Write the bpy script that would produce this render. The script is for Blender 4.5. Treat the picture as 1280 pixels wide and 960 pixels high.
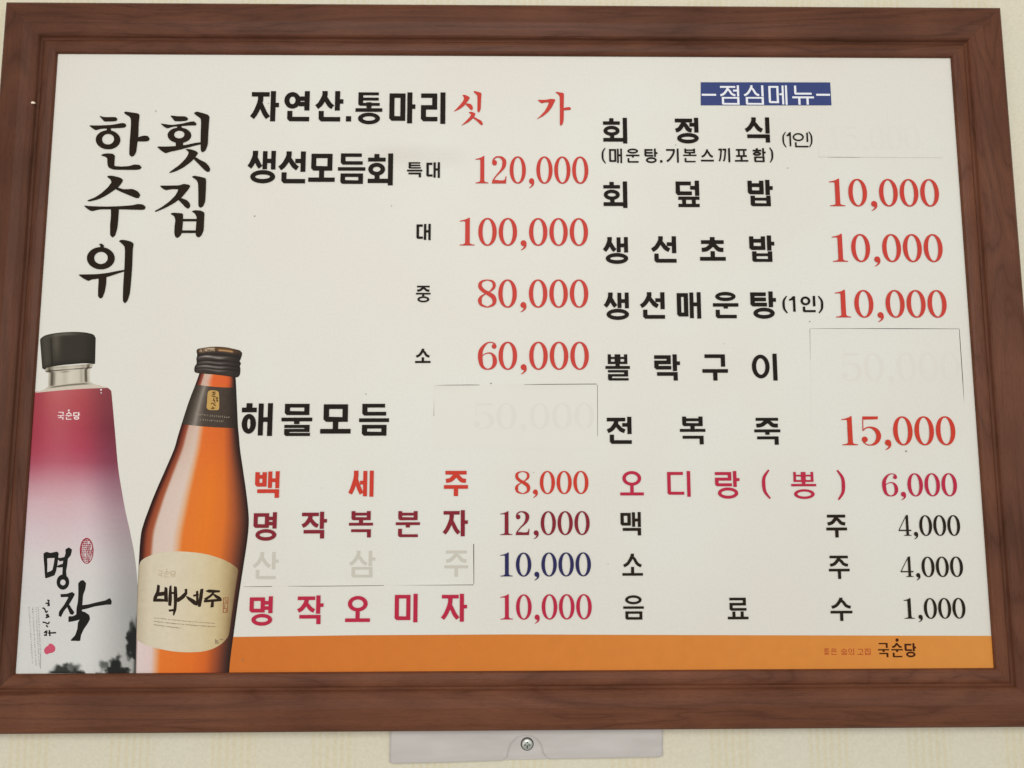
import bpy, math, random
import numpy as np
from mathutils import Matrix, Vector
from mathutils.geometry import tessellate_polygon

random.seed(4)
rng = np.random.default_rng(4)
S = bpy.context.scene
C = S.collection
for o in list(bpy.data.objects):
    bpy.data.objects.remove(o)

# ------------------------------------------------------------------ camera
YAW, PITCH, ROLL = -0.013568, 0.114660, 0.002466
CAM = np.array([-0.006449, -0.739646, -0.118720])
FPX = 970.0
PW, PH = 0.90, 0.59874            # the printed sheet showing inside the frame
def rotm(yaw, pitch, roll):
    cy, sy = math.cos(yaw), math.sin(yaw); cp, sp = math.cos(pitch), math.sin(pitch); cr, sr = math.cos(roll), math.sin(roll)
    return (np.array([[cy, -sy, 0], [sy, cy, 0], [0, 0, 1]]) @ np.array([[1, 0, 0], [0, cp, -sp], [0, sp, cp]])
            @ np.array([[cr, 0, sr], [0, 1, 0], [-sr, 0, cr]]))
RC = rotm(YAW, PITCH, ROLL)
cd = bpy.data.cameras.new('camera'); cam = bpy.data.objects.new('camera', cd); C.objects.link(cam)
r, f, u = RC[:, 0], RC[:, 1], RC[:, 2]
cam.matrix_world = Matrix(((r[0], u[0], -f[0], CAM[0]), (r[1], u[1], -f[1], CAM[1]), (r[2], u[2], -f[2], CAM[2]), (0, 0, 0, 1)))
cd.sensor_fit = 'HORIZONTAL'; cd.sensor_width = 36; cd.lens = FPX / 1280 * 36
cd.clip_start = 0.01; cd.clip_end = 100
S.camera = cam

# ------------------------------------------------------------------ light
w = bpy.data.worlds.new('World'); S.world = w; w.use_nodes = True
bg = w.node_tree.nodes['Background']
bg.inputs[0].default_value = (1.0, 0.995, 0.98, 1); bg.inputs[1].default_value = 0.362
def area(name, loc, target, sx, sy, power, colr):
    l = bpy.data.lights.new(name, 'AREA'); l.shape = 'RECTANGLE'; l.size = sx; l.size_y = sy
    l.energy = power; l.color = colr
    o = bpy.data.objects.new(name, l); C.objects.link(o)
    o.location = loc
    o.rotation_euler = (Vector(target) - Vector(loc)).to_track_quat('-Z', 'Y').to_euler()
    return o
area('ceiling_light', (-0.1, -1.85, 0.55), (0.0, 0, -0.05), 1.5, 0.9, 19.4, (1.0, 1.0, 1.0))
area('window_light', (1.9, -2.3, 0.1), (0.1, 0, -0.05), 1.6, 1.8, 12.5, (0.94, 1.0, 0.99))
area('room_light', (-1.5, -2.2, -0.6), (-0.1, 0, -0.1), 1.4, 1.4, 8.5, (1.0, 0.95, 0.87))
S.view_settings.view_transform = 'Standard'; S.view_settings.look = 'None'
S.view_settings.exposure = 0.0; S.view_settings.gamma = 1.0

# ------------------------------------------------------------------ helpers
def to_board(x, y, depth=0.0):
    """photo pixel -> point of the board's plane (X, Z); depth = metres in front of the sheet"""
    x = np.asarray(x, float); y = np.asarray(y, float)
    d = RC @ np.array([(x - 640) / FPX, np.ones_like(x), (480 - y) / FPX])
    t = (-depth - CAM[1]) / d[1]
    return CAM[0] + t * d[0], CAM[2] + t * d[2]
def B(x, y, depth=0.0):
    a, b = to_board(x, y, depth); return float(a), float(b)

K = 1.10
def lin(c):
    c = c / 255
    return c / 12.92 if c <= 0.04045 else ((c + 0.055) / 1.055) ** 2.4
def col(r, g, b, k=K):
    return (min(1, lin(r) * k), min(1, lin(g) * k), min(1, lin(b) * k), 1)

def nmat(name):
    m = bpy.data.materials.new(name); m.use_nodes = True
    return m, m.node_tree.nodes, m.node_tree.links, m.node_tree.nodes['Principled BSDF']
def node(ns, t, **kw):
    n = ns.new(t)
    for k, v in kw.items():
        if hasattr(n, k): setattr(n, k, v)
        else: n.inputs[k].default_value = v
    return n
def flat(name, c, rough=0.5, var=0.05, scale=60, spec=0.07):
    """printed ink or vinyl: one colour with a faint mottling"""
    m, ns, ls, p = nmat(name)
    tc = ns.new('ShaderNodeTexCoord'); no = node(ns, 'ShaderNodeTexNoise'); no.inputs['Scale'].default_value = scale
    no.inputs['Detail'].default_value = 4
    ls.new(tc.outputs['Object'], no.inputs['Vector'])
    mx = ns.new('ShaderNodeMix'); mx.data_type = 'RGBA'
    a = tuple(x * (1 - var) for x in c[:3]) + (1,); b = tuple(min(1, x * (1 + var)) for x in c[:3]) + (1,)
    mx.inputs[6].default_value = a; mx.inputs[7].default_value = b
    ls.new(no.outputs['Fac'], mx.inputs[0]); ls.new(mx.outputs[2], p.inputs['Base Color'])
    p.inputs['Roughness'].default_value = rough
    p.inputs['Specular IOR Level'].default_value = spec
    return m
def link(name, me, mat, parent=None, label=None):
    o = bpy.data.objects.new(name, me); C.objects.link(o)
    if mat: me.materials.append(mat)
    if parent: o.parent = parent
    if label: o['label'] = label
    return o
def tag(o, label, cat): o['label'] = label; o['category'] = cat

# --- polygons that live on the board plane, in board metres --------------
class Sheet:
    """flat cut shapes lying `depth` in front of the sheet; every polygon gets its rim, so the shapes have thickness"""
    def __init__(s, depth, thick=0.00012):
        s.v = []; s.f = []; s.d = depth; s.th = thick; s.n = 0
    def poly(s, pts, rim=True):
        pts = [p for i, p in enumerate(pts) if i == 0 or (abs(p[0] - pts[i-1][0]) + abs(p[1] - pts[i-1][1])) > 1e-7]
        if len(pts) < 3: return
        a = sum(pts[i][0] * pts[(i+1) % len(pts)][1] - pts[(i+1) % len(pts)][0] * pts[i][1] for i in range(len(pts)))
        if a < 0: pts = pts[::-1]                 # counter-clockwise seen from the camera
        d = s.d + (s.n % 12) * 0.000008; s.n += 1
        b = len(s.v)
        s.v += [(x, -d - s.th, z) for x, z in pts]
        for t in tessellate_polygon([[Vector((x, z, 0)) for x, z in pts]]):
            i, j, k = t
            ar = (pts[j][0]-pts[i][0])*(pts[k][1]-pts[i][1]) - (pts[k][0]-pts[i][0])*(pts[j][1]-pts[i][1])
            s.f.append((b+i, b+j, b+k) if ar > 0 else (b+i, b+k, b+j))
        if rim:
            c = len(s.v); s.v += [(x, -s.d + 0.00004, z) for x, z in pts]
            n = len(pts)
            for i in range(n):
                j = (i + 1) % n
                s.f.append((b+i, c+i, c+j, b+j))
    def ring(s, outer, inner):
        n = len(outer); d = s.d + (s.n % 12) * 0.000008; s.n += 1
        b = len(s.v)
        s.v += [(x, -d - s.th, z) for x, z in outer] + [(x, -d - s.th, z) for x, z in inner]
        c = len(s.v)
        s.v += [(x, -s.d + 0.00004, z) for x, z in outer] + [(x, -s.d + 0.00004, z) for x, z in inner]
        for i in range(n):
            j = (i + 1) % n
            s.f.append((b+i, b+n+i, b+n+j, b+j))
            s.f.append((b+i, b+j, c+j, c+i)); s.f.append((b+n+i, c+n+i, c+n+j, b+n+j))
    def build(s, name, mat, parent, label=None):
        me = bpy.data.meshes.new(name); me.from_pydata(s.v, [], s.f); me.update()
        return link(name, me, mat, parent, label)

# --- 2-D shape makers (local frame: x right, y down) ----------------------
def spline(pts, k=5, closed=False):
    P = np.array(pts, float); n = len(P); out = []
    rngi = range(n if closed else n - 1)
    for i in rngi:
        p0 = P[(i-1) % n] if (closed or i > 0) else P[i]
        p1 = P[i]; p2 = P[(i+1) % n]
        p3 = P[(i+2) % n] if (closed or i + 2 < n) else p2
        for j in range(k):
            t = j / k
            out.append(0.5 * ((2*p1) + (-p0+p2)*t + (2*p0-5*p1+4*p2-p3)*t*t + (-p0+3*p1-3*p2+p3)*t**3))
    if not closed: out.append(P[-1])
    return np.array(out)
def soften(pts, rad=0.28):
    """cut and round each corner a little, keep the sides"""
    P = np.array(pts, float); n = len(P); out = []
    for i in range(n):
        a, b, c = P[i-1], P[i], P[(i+1) % n]
        for t in (0, .5, 1):
            q0 = b + (a - b) * rad; q1 = b + (c - b) * rad
            out.append((1-t)**2 * q0 + 2*t*(1-t) * b + t*t * q1)
    return [tuple(p) for p in out]
def ribbon(pts, k=5):
    P = spline(pts, k) if len(pts) > 2 else np.array(pts, float)
    T = np.gradient(P[:, :2], axis=0); L = np.hypot(T[:, 0], T[:, 1]) + 1e-9
    N = np.stack([-T[:, 1] / L, T[:, 0] / L], 1) * P[:, 2:3] / 2
    a = P[:, :2] + N; b = P[:, :2] - N
    return [tuple(p) for p in a] + [tuple(p) for p in b[::-1]]
def ell(cx, cy, rx, ry, n=40, e=2.0):
    out = []
    for i in range(n):
        t = 2 * math.pi * i / n; c, s_ = math.cos(t), math.sin(t)
        out.append((cx + rx * math.copysign(abs(c) ** (2 / e), c), cy + ry * math.copysign(abs(s_) ** (2 / e), s_)))
    return out
def rect(x0, y0, x1, y1): return [(x0, y0), (x1, y0), (x1, y1), (x0, y1)]

# --- Hangul, put together from its strokes --------------------------------
INI = 'ㄱㄲㄴㄷㄸㄹㅁㅂㅃㅅㅆㅇㅈㅉㅊㅋㅌㅍㅎ'
MED = 'ㅏㅐㅑㅒㅓㅔㅕㅖㅗㅘㅙㅚㅛㅜㅝㅞㅟㅠㅡㅢㅣ'
FIN = ['', 'ㄱ', 'ㄲ', 'ㄳ', 'ㄴ', 'ㄵ', 'ㄶ', 'ㄷ', 'ㄹ', 'ㄺ', 'ㄻ', 'ㄼ', 'ㄽ', 'ㄾ', 'ㄿ', 'ㅀ', 'ㅁ', 'ㅂ', 'ㅄ', 'ㅅ', 'ㅆ', 'ㅇ', 'ㅈ', 'ㅊ', 'ㅋ', 'ㅌ', 'ㅍ', 'ㅎ']
def cons(k, x0, y0, x1, y1, th, tv, tall=False):
    """polygons ('p', pts) or rings ('r', outer, inner)"""
    W, H = x1 - x0, y1 - y0; cx = (x0 + x1) / 2
    p = lambda *a: ('p', rect(*a))
    ch = min(th, tv) * 0.55                       # clipped lower-left corner of the gothic
    def ell_L(xa, ya, xb, yb):                    # upright + foot in one outline
        return ('p', [(xa, ya), (xa+tv, ya), (xa+tv, yb-th), (xb, yb-th), (xb, yb), (xa+ch, yb), (xa, yb-ch)])
    if k == 'ㄱ':
        if tall: return [p(x0, y0, x1 - tv*.2, y0+th), ('p', ribbon([(x1-tv*.62, y0+th*.3, tv*1.1), (x1-tv*.9, y0+H*.35, tv), (x0+W*.45, y0+H*.75, tv), (x0+tv*.4, y1-tv*.1, tv)]))]
        return [('p', [(x0, y0), (x1, y0), (x1, y1), (x1-tv, y1), (x1-tv, y0+th), (x0, y0+th)])]
    if k == 'ㄲ':
        m = x0 + W*.5
        return cons('ㄱ', x0, y0, m - tv*.1, y1, th, tv*.85, True) + cons('ㄱ', m + tv*.1, y0, x1, y1, th, tv*.85, True)
    if k == 'ㄴ': return [ell_L(x0, y0, x1, y1)]
    if k == 'ㄷ': return [('p', [(x0, y0), (x1-W*.05, y0), (x1-W*.05, y0+th), (x0+tv, y0+th), (x0+tv, y1-th), (x1, y1-th), (x1, y1), (x0+ch, y1), (x0, y1-ch)])]
    if k == 'ㅌ': return cons('ㄷ', x0, y0, x1, y1, th, tv) + [p(x0+tv*.5, (y0+y1-th)/2, x1-W*.05, (y0+y1+th)/2)]
    if k == 'ㄹ':
        m = (y0 + y1 - th) / 2
        return [('p', [(x0, y0), (x1, y0), (x1, m+th), (x0+tv, m+th), (x0+tv, y1-th), (x1+W*.02, y1-th), (x1+W*.02, y1), (x0+ch, y1), (x0, y1-ch), (x0, m), (x1-tv, m), (x1-tv, y0+th), (x0, y0+th)])]
    if k == 'ㅁ': return [p(x0, y0, x0+tv, y1-ch), p(x1-tv, y0, x1, y1), p(x0+tv*.5, y0, x1-tv*.5, y0+th), ('p', [(x0, y1-th-ch*.2), (x1-tv*.5, y1-th), (x1-tv*.5, y1), (x0+ch, y1), (x0, y1-ch)])]
    if k == 'ㅂ':
        fb = .42 if H > 4.2*th else .26
        return [p(x0, y0, x0+tv, y1-ch), p(x1-tv, y0, x1, y1), p(x0+tv*.5, y0+(H-th)*fb, x1-tv*.5, y0+(H-th)*fb+th), ('p', [(x0, y1-th-ch*.2), (x1-tv*.5, y1-th), (x1-tv*.5, y1), (x0+ch, y1), (x0, y1-ch)])]
    if k == 'ㅃ':
        t = tv*.8; m = cx
        return [p(x0, y0, x0+t, y1), p(x1-t, y0, x1, y1), p(m-t*.9, y0, m+t*.9, y1), p(x0+t*.5, y0+(H-th)*.35, x1-t*.5, y0+(H-th)*.35+th*.9), p(x0+t*.5, y1-th, x1-t*.5, y1)]
    if k in 'ㅅㅈㅊ':
        out = []; ya = y0
        if k == 'ㅊ':
            out.append(p(cx-tv*.55, y0, cx+tv*.55, y0+th*1.0)); ya = y0 + th*.85
        if k in 'ㅈㅊ':
            out.append(p(x0+W*.03, ya, x1-W*.03, ya+th)); ya += th*.6
        h = y1 - ya; e = tv*.42
        j = .42 if H > W*.75 else .30
        out.append(('p', ribbon([(cx, ya, tv*1.05), (cx-W*.02, ya+h*j*.7, tv*1.05), (x0+W*.27, ya+h*.70, tv*.98), (x0+e*.7, y1-e, tv*.95)])))
        out.append(('p', ribbon([(cx-W*.05, ya+h*j*.55, tv*.7), (cx+W*.1, ya+h*(j+.08), tv*.9), (x1-W*.25, ya+h*.74, tv*.98), (x1-e*.7, y1-e, tv*.95)])))
        return out
    if k == 'ㅇ':
        return [('r', ell(cx, (y0+y1)/2, W/2, H/2), ell(cx, (y0+y1)/2, W/2-tv, H/2-th))]
    if k == 'ㅍ':
        q = W*.24
        return [p(x0, y0, x1, y0+th), p(x0, y1-th, x1, y1), p(x0+q-tv*.3, y0+th*.5, x0+q+tv*.6, y1-th*.5), p(x1-q-tv*.6, y0+th*.5, x1-q+tv*.3, y1-th*.5)]
    if k == 'ㅎ':
        a = th*.95
        return [p(cx-tv*.55, y0, cx+tv*.55, y0+a+th*.3), p(x0, y0+a, x1, y0+a+th)] + cons('ㅇ', x0+W*.02, y0+a+th*1.35 if H > W else y0+a+th*1.15, x1-W*.02, y1, th, tv)
    return []
def syl(ch, w, h, t):
    n = ord(ch) - 0xAC00
    ini, med, fin = INI[n // 588], MED[(n % 588) // 28], FIN[n % 28]
    th, tv = t*.86, t
    p = lambda *a: ('p', rect(*a)); out = []
    if med in 'ㅏㅐㅓㅔㅕㅣ':
        vh = h if not fin else (h*.575 if fin in 'ㅇㅁㅂㅍ' else h*.64)
        cy = (.46*h if not fin else (.31*h if fin in 'ㅇㅁㅂㅍ' else .34*h))
        if ini in 'ㅎ' and not fin: cy = .5*h
        iy1 = h*.93 if not fin else (h*.55 if fin in 'ㅇㅁㅂㅍ' else h*.58)
        if ini in 'ㅁㅇㄷㄹㅌ' and not fin: iy1 = h*.92
        tt = tv
        if med == 'ㅏ':
            xr = w - w*.12; out += [p(xr-tt, 0, xr, vh), p(xr-tt*.5, cy-th/2, w, cy+th/2)]; ix1 = xr - tt - w*.07
        elif med == 'ㅣ':
            out += [p(w-tt, 0, w, vh)]; ix1 = w - tt - w*(.17 if ini == 'ㅇ' and fin else .13)
        elif med == 'ㅓ':
            out += [p(w-tt, 0, w, vh), p(w-tt-w*.2, cy-th/2-h*.04, w-tt*.5, cy+th/2-h*.04)]; ix1 = w - tt - w*.10
            if ini in 'ㄷ': ix1 = w - tt - w*.13
        elif med == 'ㅕ':
            g = h*.09 if fin else h*.12
            out += [p(w-tt, 0, w, vh), p(w-tt-w*.22, cy-g-th/2, w-tt*.5, cy-g+th/2), p(w-tt-w*.22, cy+g-th/2, w-tt*.5, cy+g+th/2)]; ix1 = w - tt - w*.16
        elif med == 'ㅐ':
            tt = tv*.92; x2 = w; x1 = w - tt*1.72 - w*.02
            out += [p(x2-tt, 0, x2, vh), p(x1-tt, h*.01, x1, vh*.985), p(x1-tt*.5, cy-th/2, x2-tt*.5, cy+th/2)]; ix1 = x1 - tt - w*.06
        elif med == 'ㅔ':
            tt = tv*.92; x2 = w; x1 = w - tt*1.5 - w*.02
            out += [p(x2-tt, 0, x2, vh), p(x1-tt, h*.01, x1, vh*.985), p(x1-tt-w*.13, cy-th/2, x1-tt*.5, cy+th/2)]; ix1 = x1 - tt - w*(.17 if ini == 'ㅁ' else .05)
        iy0 = h*.035; ix0 = 0
        if ini in 'ㅅㅈ': ix1 += w*.045; iy1 += h*.02
        if ini == 'ㅅ': iy0 = 0.0
        if ini in 'ㅎ': iy0 = 0.0
        out += cons(ini, ix0, iy0, ix1, iy1, th, tv, tall=(ini in 'ㄱㄲ' and not fin))
        if fin:
            fx0, fx1 = w*.10, w - (w*.10 if med == 'ㅏ' else 0)
            fy0 = h*.655
            if fin == 'ㄴ': fy0 = h*.66 ; fx0 = w*.13
            if fin == 'ㅇ': fy0 = h*.595; fx0 = w*.1; fx1 = min(w, fx1 + w*.03)
            if fin == 'ㄱ': fy0 = h*.68
            if fin in 'ㅁㅂㅍ': fy0 = h*.605
            out += cons(fin, fx0, fy0, fx1, h, th*(.74 if fin in 'ㅂ' else .86 if fin in 'ㅁㅍㅎ' else 1), tv)
    elif med in 'ㅗㅛㅜㅠㅡ':
        if not fin:
            if med in 'ㅗㅛ':
                out += [p(0, h-th, w, h)]
                sy = h*.60
                if med == 'ㅗ': out += [p(w/2-tv*.5, sy, w/2+tv*.5, h-th*.5)]
                else: out += [p(w*.30-tv*.5, sy+h*.04, w*.30+tv*.5, h-th*.5), p(w*.70-tv*.5, sy+h*.04, w*.70+tv*.5, h-th*.5)]
                iy1 = h*.60 if ini in 'ㅁㄹ' else h*.62
                if ini in 'ㅇ': iy1 = h*.60
            elif med in 'ㅜㅠ':
                by = h*.565; out += [p(0, by, w, by+th)]
                if med == 'ㅜ': out += [p(w/2-tv*.5, by+th*.5, w/2+tv*.5, h)]
                else: out += [p(w*.32-tv*.5, by+th*.5, w*.32+tv*.5, h), p(w*.70-tv*.5, by+th*.5, w*.70+tv*.5, h)]
                iy1 = h*.47
            else:
                out += [p(0, h-th, w, h)]; iy1 = h*.68
            px_ = w*.10 if ini not in 'ㅅㅈㅊ' else w*.03
            out += cons(ini, px_, 0, w-px_, iy1, th, tv, False)
        else:
            th2 = th*(.92 if (ini in 'ㅇ' and fin in 'ㄴㅁㅇ') else .80)
            if med == 'ㅗ': by = h*.445; iy1 = h*.345 if ini != 'ㅃ' else h*.37; sy0, sy1 = iy1-th2*.3, by+th2*.4
            elif med == 'ㅜ': by = h*.43; iy1 = h*.35; sy0, sy1 = by+th2*.4, h*.63
            else: by = h*.455; iy1 = h*.37; sy0 = sy1 = 0
            if ini == 'ㅌ' : by = h*.50; iy1 = h*.42
            if ini == 'ㅎ' : by = h*.50; iy1 = h*.42
            out += [p(0, by, w, by+th2)]
            if med != 'ㅡ': out += [p(w/2-tv*.5, sy0, w/2+tv*.5, sy1)]
            q = w*.10 if ini not in 'ㅅㅈㅊ' else w*.04
            out += cons(ini, q, 0, w-q, iy1, th2*(.8 if ini in 'ㅌㅎㅃ' else 1), tv*.95, False)
            fy0 = {'ㄴ': .70, 'ㅇ': .64, 'ㄱ': .69, 'ㅁ': .66, 'ㄹ': .60, 'ㅎ': .62, 'ㅂ': .64}.get(fin, .66)
            if med == 'ㅜ' and fin == 'ㄴ': fy0 = .68
            if med == 'ㅜ' and fin == 'ㄹ': fy0 = .655
            out += cons(fin, w*.10, h*fy0, w*.92, h, th2*(.82 if fin in 'ㄹㅎ' else 1), tv*.95, False)
    elif med in 'ㅚㅢ':
        out += [p(w-tv, 0, w, h), p(0, h*.93-th, w-tv*.5, h*.93)]
        if med == 'ㅚ':
            out += [p(w*.37-tv*.5, h*.66, w*.37+tv*.5, h*.93-th*.5)]
            out += cons(ini, 0, h*.02, w*.70, h*.70, th*.9, tv*.92)
        else:
            out += cons(ini, w*.03, h*.02, w*.68, h*.64, th*.9, tv*.92)
    return out
def mark(ch, w, h, t):
    if ch == '(': return [('p', ribbon([(w*.92, h*.01, t*.45), (w*.35, h*.25, t*.85), (w*.25, h*.5, t), (w*.38, h*.76, t*.85), (w*.95, h*.99, t*.45)]))]
    if ch == ')': return [('p', ribbon([(w*.08, h*.01, t*.45), (w*.65, h*.25, t*.85), (w*.75, h*.5, t), (w*.62, h*.76, t*.85), (w*.05, h*.99, t*.45)]))]
    if ch in '.-': return [('p', rect(0, 0, w, h))]
    if ch == '1': return [('p', [(w-t, 0), (w, 0), (w, h), (w-t, h), (w-t, h*.24), (0, h*.30), (0, h*.18), (w*.25, h*.15)])]
    return syl(ch, w, h, t)

def put(sh, shapes, x0, y0, x1, y1, W, H, lean=0.0, fit=True):
    """place shapes of a W x H local frame so that they fill the given box of the photograph, lying on the board"""
    cx, cy = (x0+x1)/2, (y0+y1)/2
    xl, _ = B(x0, cy); xr, _ = B(x1, cy); _, zt = B(cx, y0); _, zb = B(cx, y1)
    X0, Z0 = xl, zt; sx = (xr-xl)/W; sz = (zt-zb)/H
    g = lambda q: (X0 + q[0]*sx + lean*(H/2-q[1])*sx, Z0 - q[1]*sz)
    for s_ in shapes:
        if s_[0] == 'p': sh.poly([g(q) for q in s_[1]])
        else: sh.ring([g(q) for q in s_[1]][::-1], [g(q) for q in s_[2]][::-1])

def text_line(name, chars, t, mat, parent, depth=0.0006, label=None, thick=0.00012):
    if parent is not board:                       # print on a part: its letters are sub-parts
        for ch, (x0, y0, x1, y1) in chars:
            sh = Sheet(depth, .00002)
            put(sh, mark(ch, x1-x0, y1-y0, t), x0, y0, x1, y1, x1-x0, y1-y0)
            sh.build(name, mat, parent)
        return
    row = bpy.data.objects.new(name, None); C.objects.link(row); row.parent = parent; row.empty_display_size = .01
    if label: row['label'] = label
    for ch, (x0, y0, x1, y1) in chars:
        sh = Sheet(depth, thick); w_, h_ = x1-x0, y1-y0
        put(sh, mark(ch, w_, h_, t), x0, y0, x1, y1, w_, h_)
        sh.build('letter', mat, row)
    return row

# --- serif figures (unit: figure height) -----------------------------------
def fig(c):
    if c == '0': return [('r', ell(.333, .5, .333, .503, 48, 2.06), ell(.333, .5, .333-.155, .455, 48, 2.02))]
    if c == '1': return [('p', [(.07, .125), (.07, .098), (.19, .075), (.31, .04), (.395, -.01), (.43, -.01), (.43, .88), (.445, .925), (.50, .95), (.60, .962), (.60, .99), (.07, .99), (.07, .962), (.18, .95), (.245, .925), (.265, .88), (.265, .14), (.25, .12), (.18, .118)])]
    if c == '2': return [('p', ell(.115, .235, .10, .10, 20)), ('p', ribbon([(.035, .22, .04), (.07, .11, .05), (.17, .035, .055), (.28, .018, .05), (.42, .06, .10), (.505, .16, .155), (.515, .27, .165), (.47, .41, .13), (.36, .55, .075), (.20, .70, .05), (.04, .90, .05)])),
                         ('p', [(.005, .995), (.02, .91), (.06, .875), (.20, .868), (.34, .885), (.47, .885), (.54, .85), (.575, .73), (.605, .73), (.585, .995)])]
    if c == '5': return [('p', [(.06, .0), (.60, .0), (.585, .10), (.10, .112)]), ('p', ribbon([(.075, .02, .03), (.065, .30, .03), (.06, .50, .03)])),
                         ('p', ribbon([(.06, .495, .03), (.15, .41, .04), (.27, .375, .045), (.42, .41, .09), (.54, .51, .145), (.59, .66, .165), (.55, .82, .14), (.44, .94, .09), (.30, .985, .04), (.17, .97, .035), (.05, .88, .03)])), ('p', ell(.105, .795, .10, .10, 20))]
    if c == '6': return [('p', ell(.58, .165, .085, .085, 20)), ('p', ribbon([(.645, .14, .03), (.59, .06, .04), (.46, .02, .035), (.34, .04, .05), (.20, .16, .10), (.10, .34, .15), (.085, .58, .165), (.13, .82, .13), (.23, .94, .08), (.35, .985, .035)])),
                         ('p', ribbon([(.35, .985, .035), (.50, .93, .08), (.59, .80, .14), (.605, .66, .15), (.57, .52, .12), (.48, .42, .06), (.37, .40, .04), (.24, .44, .03), (.15, .51, .025)]))]
    if c == '8': return [('p', ribbon([(.34, .018, .03), (.17, .06, .07), (.085, .16, .12), (.10, .29, .14), (.22, .41, .13), (.38, .50, .14), (.54, .61, .16), (.60, .74, .15), (.55, .89, .10), (.35, .985, .035)])),
                         ('p', ribbon([(.34, .018, .03), (.51, .06, .07), (.585, .16, .11), (.57, .29, .10), (.44, .42, .05), (.28, .51, .035), (.13, .61, .08), (.075, .74, .14), (.13, .90, .09), (.35, .985, .035)]))]
    if c == '4': return [('p', ribbon([(.45, -.01, .035), (.23, .36, .035), (.01, .74, .035)])), ('p', rect(.0, .70, .66, .76)), ('p', [(.36, .1), (.50, -.02), (.53, -.02), (.53, .92), (.575, .955), (.66, .965), (.66, .99), (.27, .99), (.27, .965), (.36, .955), (.40, .92), (.40, .12)])]
    if c == ',': return [('p', ell(.105, .905, .105, .105, 22)), ('p', ribbon([(.15, .90, .12), (.165, 1.0, .09), (.11, 1.09, .05), (.01, 1.155, .018)]))]
def price(name, text, x0, y0, x1, y1, mat, parent, depth=0.0006, label=None):
    """figures laid out with even advances between x0 and x1, top and foot at y0 and y1"""
    adv = .737; pen = 0; shapes = []; owner = []
    for ci, c in enumerate(text):
        sh_ = fig(c); owner += [ci] * len(sh_)
        off = pen + (.055 if c == ',' else 0)
        for s_ in sh_:
            shapes.append((s_[0],) + tuple([(q[0]+off, q[1]) for q in L] for L in s_[1:]))
        pen += .36 if c == ',' else adv
    xs = [q[0] for s_ in shapes for q in s_[1]]
    a, b = min(xs), max(xs)
    shapes = [(s_[0],) + tuple([(q[0]-a, q[1]) for q in L] for L in s_[1:]) for s_ in shapes]
    row = parent
    if parent is board:
        row = bpy.data.objects.new(name, None); C.objects.link(row); row.parent = parent; row.empty_display_size = .01
        if label: row['label'] = label
        for ci, c in enumerate(text):
            sh = Sheet(depth); put(sh, [q for q, o_ in zip(shapes, owner) if o_ == ci], x0, y0, x1, y1, b-a, 1.0)
            sh.build('comma' if c == ',' else 'figure', mat, row)
        return row
    for ci, c in enumerate(text):
        sh = Sheet(depth, .00002); put(sh, [q for q, o_ in zip(shapes, owner) if o_ == ci], x0, y0, x1, y1, b-a, 1.0)
        sh.build(name, mat, parent)

def fatten(P, g):
    A = np.array(P); n = len(A); a = sum(A[i][0]*A[(i+1) % n][1] - A[(i+1) % n][0]*A[i][1] for i in range(n)); out = []
    for i in range(n):
        e1 = A[i] - A[i-1]; e2 = A[(i+1) % n] - A[i]
        n1 = np.array([e1[1], -e1[0]]) / (np.hypot(*e1) + 1e-9); n2 = np.array([e2[1], -e2[0]]) / (np.hypot(*e2) + 1e-9)
        m = n1 + n2; l = np.hypot(*m); m = m / l if l > .3 else n1
        out.append(tuple(A[i] + m * (g if a > 0 else -g)))
    return out
def traced(sh, pts, ox=0, oy=0, s=1.0, rad=0.25, smooth=True, grow=0.0):
    P = [(ox + x / s, oy + y / s) for x, y in pts]
    if grow: P = fatten(P, grow)
    if smooth: P = soften(P, rad)
    sh.poly([B(*q) for q in P])
def traced_ring(sh, c, ro, ri, ox=0, oy=0, s=1.0, ci=None):
    ci = ci or c
    o = [(ox + x/s, oy + y/s) for x, y in ell(c[0], c[1], ro[0], ro[1], 36)]
    i = [(ox + x/s, oy + y/s) for x, y in ell(ci[0], ci[1], ri[0], ri[1], 36)]
    sh.ring([B(*q) for q in o][::-1], [B(*q) for q in i][::-1])

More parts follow.
